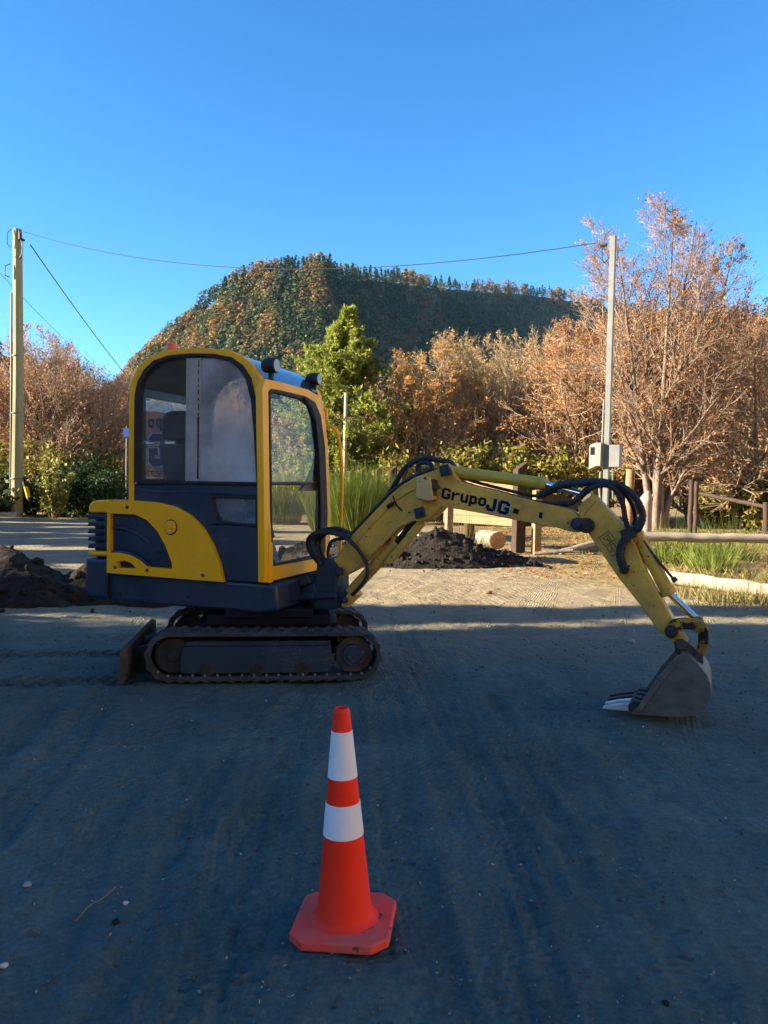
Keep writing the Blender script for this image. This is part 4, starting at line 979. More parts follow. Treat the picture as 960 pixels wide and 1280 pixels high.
MB().tube([B_.p3(px, py, -.03) for px, py in ((804, 676), (822, 700), (842, 724))], .010, 6).tube([B_.p3(841, 722, -.03), B_.p3(845, 727, -.03)], .018, 8).build('pipe', M['brownsteel'], q)
mb = MB()
for c, qq, r in ((-.05, ((672, 621), (690, 611), (706, 606), (730, 604), (757, 604), (778, 609), (794, 622), (803, 640), (801, 656), (792, 666), (786, 670)), .022),
                 (.0, ((676, 621), (694, 608), (716, 604), (742, 602), (764, 604), (784, 612), (797, 626), (803, 645), (797, 660), (788, 668)), .022),
                 (-.07, ((700, 630), (716, 628), (730, 616), (744, 608), (760, 607), (773, 616), (779, 632), (782, 650), (787, 664)), .017),
                 (.06, ((698, 632), (714, 629), (732, 612), (752, 606), (775, 612), (790, 630), (794, 648), (791, 660)), .015),
                 (-.09, ((790, 664), (783, 672), (777, 682), (775, 694), (777, 704), (781, 711)), .026)):
    P = smooth_path([B_.p3(px, py, c) for px, py in qq], 7); rr = [r * (1 + .13 * (i % 2)) for i in range(len(P))]
    mb.tube(P, rr, 9)
x = B_.p3(786, 667, -.06); mb.obox(x, (.035, 0, .02), (0, .06, 0), (-.02, 0, .035))
mb.build('hydraulic_hose', M['hose'], ex, frame=FB, each=True)

# ---- bucket linkage and bucket
mb = MB()
for c in (-.075, .06):
    mb.prism(bp([(833, 781), (839, 775), (846, 773), (856, 771.5), (869, 773.5), (879, 777.5), (883, 783), (880, 790), (872, 790), (862, 786.5), (850, 786.5), (843, 789), (836, 789)], c), c - .01, c + .018)
mb.tube([B_.p3(877, 782, -.1), B_.p3(877, 782, .1)], .028, 14)
lk = mb.build('rocker_link', M['mottled'], ex, frame=FB, bevel=.005)
mb = MB().prism(bp([(872, 784), (880, 780), (885.5, 790), (885.5, 806), (882, 818), (876, 823), (869, 817), (872, 808), (872.5, 796)], -.045), -.045, .045)
mb.build('bucket_link', M['mottled'], ex, frame=FB, bevel=.008)
BKW = .21
mb = MB()
sidep = [(845, 821), (851, 817.5), (859, 819), (868, 826), (877, 835), (884, 845), (888, 856), (888.5, 869), (886, 879), (880, 887), (873, 893), (865, 895.5), (848, 896.5), (831, 896), (800, 893.5), (790, 892.5), (792, 888), (797.5, 883), (820, 850)]
sp = bp(sidep, -BKW)
for y in (-BKW, BKW - .016): mb.prism(sp, y, y + .016)
k0 = sidep.index((851, 817.5)); k1 = sidep.index((790, 892.5))
wrap = sp[k0:k1 + 1]; cx_, cz_ = np.mean([p[0] for p in wrap]), np.mean([p[1] for p in wrap])
inn_ = []
for i, p in enumerate(wrap):
    a = np.array(wrap[max(i - 1, 0)]); e = np.array(wrap[min(i + 1, len(wrap) - 1)]); u = (e - a) / np.linalg.norm(e - a); n = np.array((-u[1], u[0]));
    if n @ (np.array((cx_, cz_)) - np.array(p)) < 0: n = -n
    inn_.append(tuple(np.array(p) + n * .016))
mb.prism(wrap + list(reversed(inn_)), -BKW + .017, BKW - .017)
bk = mb.build('bucket', M['bucket'], ex, frame=FB, bevel=.003)
mb = MB()
mb.prism(bp([(797.5, 884), (820.5, 850.5), (823, 852.5), (828, 853), (803, 889), (793, 889)], -BKW - .012), -BKW - .012, -BKW)
mb.prism(bp([(826, 848), (843, 829), (846, 832), (828, 853)], -BKW - .006), -BKW - .008, -BKW)
for px, py in ((803, 883), (812, 880)): mb.tube([B_.p3(px, py, -BKW - .014), B_.p3(px, py, -BKW)], .012, 10)
mb.build('side_cutter', M['bucket'], bk, bevel=.003)
mb = MB()
for c in (-.085, .065):
    mb.prism(bp([(842.5, 803), (846, 799.5), (853, 799), (866, 808), (879, 821), (879, 831), (872, 830), (858, 822), (850, 821), (844, 815)], c), c, c + .02)
mb.tube([B_.p3(851.5, 806.5, -.11), B_.p3(851.5, 806.5, .11)], .034, 16); mb.tube([B_.p3(873, 822, -.11), B_.p3(873, 822, .11)], .028, 14)
mb.build('bucket_ear', M['brownsteel'], bk, bevel=.004)
lipx, lipz = B_.onY(795, 889, -BKW)
for i in range(4):
    y = -BKW + .045 + i * (2 * BKW - .09) / 3
    mb = MB().prism([(lipx + .10, lipz + .055), (lipx - .02, lipz + .062), (lipx - .05, lipz + .035), (lipx - .05, lipz - .01), (lipx + .09, lipz - .012)], y - .034, y + .034)
    tb = mb.build('tooth', M['grease'], bk, bevel=.006)
    mb = MB(); a = lipx - .03
    vs = []
    for x_, hw, zt, zb in ((a, .028, .040, -.012), (a - .10, .027, .018, -.016), (a - .185, .024, -.010, -.020)):
        vs += [(x_, y - hw, lipz + zb), (x_, y + hw, lipz + zb), (x_, y + hw, lipz + zt), (x_, y - hw, lipz + zt)]
    fs = [(0, 1, 2, 3), (8, 11, 10, 9)]
    for s_ in (0, 4): fs += [(s_, s_ + 4, s_ + 5, s_ + 1), (s_ + 1, s_ + 5, s_ + 6, s_ + 2), (s_ + 2, s_ + 6, s_ + 7, s_ + 3), (s_ + 3, s_ + 7, s_ + 4, s_)]
    mb.add(vs, fs); mb.build('tooth_tip', M['steel'] if i in (0, 1) else M['grease'], tb, bevel=.004)
# ================================================================== trees and plants
def unit(a): return a / (np.linalg.norm(a, axis=-1, keepdims=True) + 1e-9)
def tubes_np(P, R, k):
    """many polylines at once: P (N, n, 3), R (N, n) -> verts, quads"""
    Nn, n, _ = P.shape; D = np.empty_like(P); D[:, 1:-1] = P[:, 2:] - P[:, :-2]; D[:, 0] = P[:, 1] - P[:, 0]; D[:, -1] = P[:, -1] - P[:, -2]; D = unit(D)
    ref = np.where(np.abs(D[..., 2:3]) < .9, np.array([0, 0, 1.0]), np.array([1.0, 0, 0])); A = unit(np.cross(D, ref)); B = np.cross(D, A)
    t = np.arange(k) * 2 * pi / k
    Vv = P[:, :, None] + (A[:, :, None] * np.cos(t)[None, None, :, None] + B[:, :, None] * np.sin(t)[None, None, :, None]) * R[:, :, None, None]
    id_ = np.arange(Nn * n * k).reshape(Nn, n, k); i2 = np.roll(id_, -1, axis=2)
    Q = np.stack([id_[:, :-1], i2[:, :-1], i2[:, 1:], id_[:, 1:]], -1).reshape(-1, 4)
    return Vv.reshape(-1, 3), Q
def rand_perp(rng, d):
    r = unit(rng.normal(size=d.shape)); return unit(r - d * np.sum(r * d, -1, keepdims=True))
def grow(rng, p, d, L, r, n, wig, up, taper=.25):
    Nn = len(p); P = np.empty((Nn, n, 3)); P[:, 0] = p; c = d.copy()
    for i in range(1, n):
        c = unit(c + rng.normal(size=c.shape) * wig + np.array([0, 0, up])); P[:, i] = P[:, i - 1] + c * (L / (n - 1))[:, None]
    R = r[:, None] * (1 - (1 - taper) * np.linspace(0, 1, n))[None]; return P, R
def sample(P, R, i, t):
    n = P.shape[1]; x = t * (n - 1); k = np.minimum(x.astype(int), n - 2); f = (x - k)[:, None]
    return P[i, k] * (1 - f) + P[i, k + 1] * f, unit(P[i, k + 1] - P[i, k]), R[i, k] * (1 - f[:, 0]) + R[i, k + 1] * f[:, 0]
def leaves_np(rng, C, s, flat=.0, long=1.5):
    k = len(C); a = unit(rng.normal(size=(k, 3)) + np.array([0, 0, -flat])); b = rand_perp(rng, a); c = np.cross(a, b); s = s[:, None]
    V = np.stack([C - b * s * long * .5, C + c * s * .5, C + b * s * long * .5, C - c * s * .5], 1).reshape(-1, 3)
    return V, np.arange(4 * k).reshape(k, 4)
def cat_meshes(parts):
    V = []; Q = []; Mi = []; b = 0
    for v, q, m in parts: V.append(v); Q.append(q + b); Mi.append(np.full(len(q), m)); b += len(v)
    return np.concatenate(V), np.concatenate(Q), np.concatenate(Mi)
def broad_tree(name, label, px, Y, top, spread, leaf, bark, twig, seed, n1=26, n2=9, n3=6, n_leaf=11718, leaf_s=0.072, first=.12, up=.06, stems=1, leaf_lo=.0, leaf_hi=1.0, group=None, zg=0.0, ang=.75, twig_r=.0085, trunk_r=None, wig=.12, cat='tree', stick_out=1.0, lean=.22):
    """a leaf-shedding tree: trunk(s), limbs, branches, twigs, then leaves set along the twigs"""
    rng = np.random.default_rng(seed); b = at(px, CY, Y); t_ = at(px, top, Y); H = t_[2] - zg; base = np.array([b[0], Y, zg])
    root = thing(name, label, cat, base, 0, group); tr = trunk_r or H * .016
    a0 = (np.arange(stems) + rng.random(stems) * .7) / stems * 2 * pi + rng.random() * 6; d0 = np.stack([np.cos(a0) * lean * (stems > 1), np.sin(a0) * lean * (stems > 1), np.ones(stems)], 1); d0 = unit(d0 + rng.normal(size=d0.shape) * .03)
    p0 = np.stack([np.cos(a0), np.sin(a0), a0 * 0], 1) * tr * .8 * (stems > 1) + np.array([0, 0, -.15])
    P0, R0 = grow(rng, p0, d0, np.full(stems, H * 1.0) * (rng.uniform(.75, 1, stems) if stems > 1 else 1), np.full(stems, tr), 12, .035, .03, .08)
    R0[:, 0] *= 1.35
    def kids(P, R, m, t0, t1, Lf, ang_, rr, n, wig_, up_):
        Nn = len(P); i = np.repeat(np.arange(Nn), m); t = t0 + (t1 - t0) * ((np.tile(np.arange(m), Nn) + rng.random(Nn * m)) / m)
        p, d, r = sample(P, R, i, t); pr = rand_perp(rng, d); an = ang_ * rng.uniform(.7, 1.25, len(t)); c = unit(d * np.cos(an)[:, None] + pr * np.sin(an)[:, None])
        L = Lf(t, i) * rng.uniform(.7, 1.2, len(t)); return grow(rng, p, c, L, np.maximum(r * rr, twig_r), n, wig_, up_, .3)
    prof = lambda t, i: spread * np.clip(.45 + 1.5 * (t - first) , .45, 1.0) * np.clip(1.18 - t, .16, 1) * 1.12
    P1, R1 = kids(P0, R0, n1, first, .98, prof, ang, .62, 7, wig, up)
    L1 = np.linalg.norm(P1[:, -1] - P1[:, 0], axis=1)
    P2, R2 = kids(P1, R1, n2, .15, .98, lambda t, i: L1[i] * .48 * (1.15 - .6 * t), .75, .6, 5, wig, up * .8)
    L2 = np.linalg.norm(P2[:, -1] - P2[:, 0], axis=1)
    P3, R3 = kids(P2, R2, n3, .1, 1.0, lambda t, i: np.maximum(L2[i] * .55, .22) * stick_out, .7, .7, 4, wig * 1.2, up)
    v, q = tubes_np(P0, R0, 9); v1, q1 = tubes_np(P1, R1, 6); V_, Q_, _ = cat_meshes([(v, q, 0), (v1, q1, 0)])
    np_mesh('trunk', V_, Q_, bark, root)
    parts = [(*tubes_np(P2, R2 * .8, 4), 0), (*tubes_np(P3, R3 * .75, 3), 0)]
    i = rng.integers(0, len(P3), int(n_leaf * 1.0)); C, _, _ = sample(P3, R3, i, rng.random(len(i)) ** .8); C = C + rng.normal(size=C.shape) * .05
    zr = (C[:, 2]) / H; dens = np.interp(zr, [0, .3, .65, 1.0], [leaf_lo, 1, .8 + .2 * leaf_hi, leaf_hi]); C = C[rng.random(len(C)) < dens]
    parts.append((*leaves_np(rng, C, leaf_s * rng.uniform(.55, 1.3, len(C))), 1))
    V_, Q_, Mi = cat_meshes(parts); np_mesh('crown', V_, Q_, [twig, leaf], root, Mi, smooth=False)
    return root
def conifer(name, label, px, Y, top, spread, leaf, seed, n1=60, zg=0.0, group=None, base=None, H=None, clump=9, s=.15, first=.06):
    rng = np.random.default_rng(seed)
    if base is None:
        b = at(px, CY, Y); base = np.array([b[0], Y, zg]); H = at(px, top, Y)[2] - zg
    root = thing(name, label, 'tree', base, 0, group)
    P0, R0 = grow(rng, np.array([[0, 0, -.15]]), np.array([[0, 0, 1.0]]), np.array([H + .1]), np.array([H * .018]), 10, .012, .05, .05)
    t = np.sort(first + (1 - first) * rng.random(n1) ** .85); p, d, r = sample(P0, R0, np.zeros(n1, int), t); a = rng.random(n1) * 2 * pi
    el = np.interp(t, [0, .5, 1], [.15, .45, .95]); c = np.stack([np.cos(a) * np.cos(el), np.sin(a) * np.cos(el), np.sin(el)], 1)
    L = spread * np.clip((1 - t) * 1.75, .10, 1) * np.clip(.70 + t * 1.6, 0, 1) * rng.uniform(.5, 1.25, n1)
    P1, R1 = grow(rng, p, c, L, np.maximum(r * .4, .012), 6, .07, -.02, .3)
    m = 11; i = np.repeat(np.arange(n1), m); tt = rng.uniform(.12, 1, n1 * m); p2, d2, r2 = sample(P1, R1, i, tt); pr = rand_perp(rng, d2); c2 = unit(d2 * .75 + pr * .65)
    L2 = np.maximum(L[i] * .30 * (1.2 - .7 * tt), .14); P2, R2 = grow(rng, p2, c2, L2, np.full(len(i), .006), 4, .08, .02, .4)
    v, q = tubes_np(P0, R0, 8); v1, q1 = tubes_np(P1, R1, 4); V_, Q_, _ = cat_meshes([(v, q, 0), (v1, q1, 0)]); np_mesh('trunk', V_, Q_, M['bark'], root)
    k = rng.integers(0, len(P2), len(P2) * clump); C, dd, _ = sample(P2, R2, k, rng.random(len(k))); C = C + rng.normal(size=C.shape) * .03
    ss = s * rng.uniform(.6, 1.3, len(C))[:, None]; aa = unit(dd + rng.normal(size=C.shape) * .55); bb = rand_perp(rng, aa)
    Vv = np.stack([C - bb * ss * .22, C + aa * ss * .55 - bb * ss * .12, C + aa * ss, C + aa * ss * .5 + bb * ss * .2], 1).reshape(-1, 3)
    np_mesh('crown', *cat_meshes([(*tubes_np(P2, R2, 3), 0), (Vv, np.arange(len(Vv)).reshape(-1, 4), 1)])[:2], [leaf], root, smooth=False)
    return root
def shrub(name, label, px, Y, top, wid, leaf, seed, n=2600, s=.10, zg=0.0, group=None, stems=14, cat='shrub', depth=.8, upright=.0):
    """a bush: stems fanning from the foot, leaf clusters along and round them"""
    rng = np.random.default_rng(seed); b = at(px, CY, Y); H = at(px, top, Y)[2] - zg; root = thing(name, label, cat, (b[0], Y, zg), 0, group)
    a = rng.random(stems) * 2 * pi; rad = np.sqrt(rng.random(stems)); tip = np.stack([np.cos(a) * rad * wid / 2, np.sin(a) * rad * wid / 2 * depth, H * (1 - .45 * rad ** 2) * rng.uniform(.72, 1.06, stems)], 1)
    p0 = tip * np.array([.25, .25, 0]) ; P, R = grow(rng, p0, unit(tip - p0), np.linalg.norm(tip - p0, axis=1), np.full(stems, .02), 6, .09, .02, .2)
    v, q = tubes_np(P, R, 4); np_mesh('stem', v, q, M['twig'], root)
    k = rng.integers(0, stems, n); C, d, _ = sample(P, R, k, rng.uniform(.12, 1.0, n) ** .75)
    C = C + unit(rng.normal(size=C.shape)) * (rng.random(n) ** .6 * wid * .17)[:, None]; C[:, 2] = np.abs(C[:, 2]) + .03
    np_mesh('foliage', *leaves_np(rng, C, s * rng.uniform(.5, 1.3, n), long=1.8), [leaf], root, smooth=False); return root
def broom(name, label, px, Y, top, wid, leaf, seed, n=900, zg=0.0, group=None, cat='shrub', bw=.011, spread=.35, part='stem'):
    """upright green switches fanning from the ground"""
    rng = np.random.default_rng(seed); b = at(px, CY, Y); H = at(px, top, Y)[2] - zg; root = thing(name, label, cat, (b[0], Y, zg), 0, group)
    a = rng.random(n) * 2 * pi; rad = np.sqrt(rng.random(n)) * wid / 2; p = np.stack([np.cos(a) * rad * .75, np.sin(a) * rad * .6, np.zeros(n) - .02], 1)
    lean = np.stack([np.cos(a), np.sin(a), np.zeros(n)], 1) * (rad / wid * 2 * spread)[:, None] + rng.normal(size=(n, 3)) * .10; d = unit(lean + np.array([0, 0, 1.0]))
    L = H * rng.uniform(.35, 1.05, n) * (1 - .35 * (rad / (wid / 2)) ** 2); P, R = grow(rng, p, d, L, np.full(n, bw), 5, .05, .03, .25)
    v, q = tubes_np(P, R, 3); np_mesh(part, v, q, leaf, root, smooth=False); return root

russet = leaf_mat('russet_leaves', [(.23, .105, .045), (.37, .165, .06), (.46, .22, .075), (.42, .26, .11)], .4, .35)
russet2 = leaf_mat('brown_russet_leaves', [(.22, .13, .07), (.33, .19, .10), (.42, .25, .13), (.48, .27, .12)], .4, .35)
tanorange = leaf_mat('tan_orange_leaves', [(.46, .28, .07), (.55, .36, .10), (.50, .36, .14), (.44, .32, .14)], .45, .3)
orange = leaf_mat('orange_leaves', [(.48, .22, .035), (.60, .29, .05), (.56, .32, .09), (.48, .31, .14)], .45, .3)
mauve = leaf_mat('mauve_brown_leaves', [(.32, .18, .12), (.42, .24, .15), (.48, .26, .14), (.40, .27, .19)], .4, .35)
yellowg = leaf_mat('yellow_leaves', [(.40, .30, .08), (.36, .24, .09), (.24, .22, .06)], .35, .4)
conif = leaf_mat('conifer_foliage', [(.12, .17, .03), (.27, .32, .06), (.42, .42, .095)], .4, .6)
dark_con = leaf_mat('dark_conifer_foliage', [(.02, .035, .016), (.035, .05, .02)], .1, .6)
green_y = leaf_mat('yellow_green_leaves', [(.08, .10, .022), (.17, .17, .035), (.27, .22, .05), (.28, .17, .05)], .3, .5)
green_d = leaf_mat('dark_green_leaves', [(.02, .042, .016), (.045, .07, .022), (.09, .105, .03)], .2, .5)
green_dd = leaf_mat('deep_green_leaves', [(.018, .045, .016), (.035, .075, .022), (.07, .11, .03)], .2, .8)
broom_g = leaf_mat('broom_green', [(.10, .16, .03), (.18, .24, .045), (.28, .30, .07)], .2, 1.2)
broom_d = leaf_mat('dark_broom_green', [(.018, .045, .02), (.035, .07, .028), (.06, .09, .03)], .2, 1.2)
dry_grass = leaf_mat('dry_grass', [(.16, .18, .05), (.30, .27, .10), (.42, .34, .16)], .25, 1.5)

GT = 'bare autumn trees behind the fence'
broad_tree('autumn_tree', 'tallest bare russet tree, rising above the meter post on the right', 822, 27, 243, 4.3, russet, M['bark'], M['twig'], 21, n1=18, n2=11, n3=8, n_leaf=15000, leaf_s=0.058, first=.10, up=.09, stems=6, lean=.155, leaf_lo=.7, leaf_hi=.22, group=GT, ang=.75, trunk_r=.13, twig_r=.0095)
broad_tree('autumn_tree', 'low wide russet tree at the right edge behind the split rails', 940, 29, 385, 5.0, russet2, M['bark'], M['twig_pale'], 22, n1=22, n2=10, n3=7, n_leaf=20088, leaf_s=0.064, first=.06, up=.03, stems=3, lean=.3, leaf_hi=.6, group=GT, ang=.9)
broad_tree('autumn_tree', 'reddish broad tree directly behind the grey meter post', 733, 32, 378, 5.0, russet, M['bark'], M['twig_pale'], 23, n1=22, n2=10, n3=7, n_leaf=20088, leaf_s=0.066, first=.05, up=.05, stems=3, lean=.25, leaf_hi=.35, group=GT, ang=.85)
broad_tree('autumn_tree', 'dense rounded brown tree behind the tallest bare tree', 866, 36, 392, 6.4, russet2, M['bark'], M['twig'], 24, n1=24, n2=10, n3=7, n_leaf=28458, leaf_s=0.072, first=.04, up=.03, stems=3, lean=.3, leaf_hi=.7, group=GT, ang=.9)
broad_tree('autumn_tree', 'tan tree with bare pointed top, above the lettering on the boom', 628, 34, 398, 4.2, tanorange, M['bark_pale'], M['twig_pale'], 25, n1=20, n2=10, n3=8, n_leaf=14229, leaf_s=0.060, first=.05, up=.10, stems=4, lean=.22, leaf_hi=.08, leaf_lo=.9, group=GT, ang=.7)
broad_tree('autumn_tree', 'bright orange tree next to the green conifer', 520, 33, 425, 3.6, orange, M['bark_pale'], M['twig_pale'], 26, n1=20, n2=10, n3=7, n_leaf=21762, leaf_s=0.066, first=.04, up=.08, stems=4, lean=.2, leaf_hi=.15, leaf_lo=.9, group=GT, ang=.75)
broad_tree('autumn_tree', 'tan orange tree between the bright orange one and the pointed one', 575, 36, 412, 4.3, tanorange, M['bark_pale'], M['twig_pale'], 27, n1=20, n2=10, n3=8, n_leaf=16740, leaf_s=0.064, first=.04, up=.10, stems=4, lean=.22, leaf_hi=.12, leaf_lo=.9, group=GT, ang=.7)
broad_tree('autumn_tree', 'brownish tree left of the reddish one behind the meter post', 680, 38, 422, 5.0, russet2, M['bark'], M['twig_pale'], 28, n1=20, n2=10, n3=7, n_leaf=18414, leaf_s=0.068, first=.04, up=.08, stems=4, lean=.25, leaf_hi=.3, group=GT, ang=.8)
broad_tree('autumn_tree', 'low russet tree half hidden between the two tallest on the right', 785, 34, 432, 4.6, russet, M['bark'], M['twig_pale'], 29, n1=20, n2=10, n3=7, n_leaf=20088, leaf_s=0.068, first=.04, up=.05, stems=3, lean=.28, leaf_hi=.5, group=GT, ang=.85)
GL = 'bare autumn trees behind the tall utility pole'
broad_tree('autumn_tree', 'tallest mauve brown tree just right of the tall utility pole', 66, 36, 410, 4.6, mauve, M['bark'], M['twig_pale'], 31, n1=20, n2=10, n3=7, n_leaf=12555, leaf_s=0.064, first=.06, up=.09, stems=4, lean=.2, leaf_hi=.35, group=GL, twig_r=.0105)
broad_tree('autumn_tree', 'spreading bare tree between the utility pole and the cab', 116, 38, 436, 5.2, mauve, M['bark'], M['twig_pale'], 32, n1=20, n2=10, n3=7, n_leaf=14229, leaf_s=0.066, first=.05, up=.07, stems=4, lean=.26, leaf_hi=.45, group=GL, twig_r=.0105)
broad_tree('autumn_tree', 'russet tree cut by the left edge behind the utility pole', 2, 37, 436, 4.8, russet, M['bark'], M['twig_pale'], 33, n1=20, n2=10, n3=7, n_leaf=16740, leaf_s=0.068, first=.05, up=.07, stems=3, lean=.24, leaf_hi=.5, group=GL)
broad_tree('autumn_tree', 'low brown tree just left of the cab', 162, 42, 492, 4.4, russet2, M['bark'], M['twig_pale'], 34, n1=18, n2=9, n3=7, n_leaf=13392, leaf_s=0.072, first=.04, up=.06, stems=3, lean=.26, leaf_hi=.5, group=GL)
broad_tree('autumn_tree', 'brown bare tree seen through the side window of the cab', 225, 40, 495, 4.4, russet2, M['bark'], M['twig_pale'], 37, n1=18, n2=9, n3=7, n_leaf=11718, leaf_s=0.072, first=.04, up=.06, stems=3, lean=.26, leaf_hi=.5, group=GL)
broad_tree('autumn_tree', 'brown tree seen through the dusty half of the side window', 288, 43, 500, 4.4, russet, M['bark'], M['twig_pale'], 38, n1=18, n2=9, n3=7, n_leaf=11718, leaf_s=0.072, first=.04, up=.06, stems=3, lean=.26, leaf_hi=.5, group=GL)
broad_tree('autumn_tree', 'small pale yellow tree seen through the windshield', 366, 33, 490, 2.4, yellowg, M['bark_pale'], M['twig_pale'], 35, n1=18, n2=8, n3=7, n_leaf=8370, leaf_s=0.064, first=.2, up=.06, stems=2, lean=.2, leaf_hi=.6, group=GL)
conifer('conifer', 'light green conifer standing between the cab and the orange trees', 431, 33, 394, 3.1, conif, 41, n1=360, clump=24, s=.17)
GS = 'green shrubs under the autumn trees'
for px, Y, top, wd, sd, lab, lf in ((505, 29, 556, 2.6, 1, 'yellow green shrub behind the knee of the boom', green_y), (556, 30, 549, 2.8, 2, 'olive shrub above the boom lettering', green_y), (606, 29, 552, 2.6, 3, 'bushy green shrub behind the arm cylinder', green_y),
                                  (652, 30, 556, 2.6, 4, 'yellowish shrub above the slanted dark post', green_y), (700, 29, 562, 2.6, 5, 'yellow green shrub left of the meter boxes', green_y), (742, 30, 570, 2.2, 6, 'small green shrub behind the meter post', green_y),
                                  (955, 27, 590, 2.4, 7, 'yellow green shrub at the right edge under the low russet tree', green_y), (900, 30, 598, 2.2, 8, 'low olive shrub right of the tall tree trunk', green_y)):
    shrub('shrub', lab, px, Y, top, wd, lf, 60 + sd, n=3400, s=.13, group=GS)
GK = 'green shrubs beside the utility pole'
for px, Y, top, wd, sd, lab, lf, n in ((16, 33, 545, 3.0, 1, 'yellow green shrub at the left edge behind the utility pole', green_y, 3200), (58, 31, 548, 2.6, 2, 'mid green shrub with yellow sprigs right of the utility pole', green_y, 3200), (28, 30, 585, 2.6, 3, 'dark shrub at the foot of the utility pole', green_d, 2600),
                                  (70, 29.5, 590, 2.2, 4, 'low dark green shrub next to the striped guy guard', green_d, 2600), (140, 36, 560, 2.6, 5, 'grey green shrub behind the dark broom bush', green_y, 2400), (-8, 29, 600, 2.4, 6, 'dark low shrub cut by the left edge', green_d, 2400)):
    shrub('shrub', lab, px, Y, top, wd, lf, 80 + sd, n=n, s=.13, group=GK)
shrub('shrub', 'dark green rounded bush left of the cab', 112, 29, 570, 2.7, green_dd, 91, n=9000, s=.075, stems=26, group=GK)
shrub('shrub', 'small fresh shrub with pale yellow tips in front of the deep green bush', 66, 28.0, 578, 1.1, leaf_mat('sprig_leaves', [(.10, .13, .03), (.28, .28, .06), (.42, .38, .09)], .3), 92, n=700, s=.11, stems=12, group=GK)
GB = 'bright green broom bushes before the slanted posts'
broom('broom_bush', 'bright green broom bush right of the grab rail', 446, 21, 572, 1.5, broom_g, 93, n=1900, bw=.010, group=GB)
broom('broom_bush', 'bright green broom bush touching the two dark slanted posts', 480, 22, 577, 1.3, broom_g, 94, n=1500, bw=.010, group=GB)
broom('broom_bush', 'bright green broom partly behind the grab rail', 412, 22.5, 584, 1.3, broom_g, 95, n=1200, bw=.010, group=GB)
broom('broom_bush', 'green broom bush seen through the lower windshield', 352, 27, 580, 1.6, broom_g, 96, n=1000, bw=.012, group=GB)
GG = 'grass tufts along the fence'
for px, Y, top, wd, sd, lab, n in ((583, 15.2, 636, .75, 1, 'pale grass tuft in front of the tan boards', 260), (553, 16.2, 652, .6, 2, 'yellowish grass tuft at the foot of the tan post', 160), (838, 15.6, 634, 1.1, 3, 'leafy green grass clump right of the weathered grey post', 240), (872, 15.2, 642, 1.3, 4, 'wide green grass clump above the white rail', 280),
                                 (915, 16.5, 628, 1.2, 5, 'tall green grass clump behind the white rail', 220), (893, 14.2, 668, 1.0, 6, 'low dark green tuft under the white rail', 260), (862, 10.8, 716, .9, 7, 'thin dry grass by the lower log, next to the bucket rod', 130), (905, 10.4, 722, .9, 8, 'thin dry grass growing over the middle of the lower log', 130), (950, 10.3, 716, .9, 9, 'thin dry grass at the right end of the lower log', 130)):
    broom('grass_tuft', lab, px, Y, top, wd, dry_grass if sd in (1, 2, 7, 8, 9) else broom_g, 100 + sd, n=n, bw=.006, group=GG, cat='grass', spread=.9, part='blade')
    for ch in list(COL.objects)[-1:]: ch['kind'] = 'stuff'
# dry grass and fallen leaves of the verge
rng = np.random.default_rng(5); n = 26000
x = rng.uniform(3.4, 15, n); y = rng.uniform(12.2, 27, n); keep = (fbm(x * .6, y * .6, 3, 3) + .12 > 0) & (x > 3.2 + .12 * y + rng.normal(size=n) * .5); x, y = x[keep], y[keep]
x2 = rng.uniform(2.6, 8, 2400); y2 = rng.uniform(9.6, 12.5, 2400); k2 = (fbm(x2 * .8, y2 * .8, 8, 3) > .08) & (x2 > 3.4); x, y = np.r_[x, x2[k2]], np.r_[y, y2[k2]]
n = len(x); P, R = grow(rng, np.stack([x, y, np.full(n, -.02)], 1), unit(rng.normal(size=(n, 3)) * .45 + np.array([0, 0, 1])), rng.uniform(.06, .26, n), np.full(n, .007), 3, .2, .0, .2)
v, q = tubes_np(P, R, 3); o = np_mesh('verge_grass', v, q, dry_grass, smooth=False); tag(o, 'thin dry yellowish grass covering the verge along the rails', 'grass', kind='stuff')
n = 9000; x = rng.uniform(1.5, 15, n); y = rng.uniform(12.5, 28, n); keep = (x > .9 + .13 * y - rng.random(n) ** 2 * 2.0); x, y = x[keep], y[keep]
v, q = leaves_np(rng, np.stack([x, y, np.full(len(x), .012)], 1), rng.uniform(.025, .065, len(x)), flat=2.5); o = np_mesh('fallen_leaves', v, q, russet, smooth=False); tag(o, 'fallen russet leaves scattered under the trees and rails', 'leaves', kind='stuff')

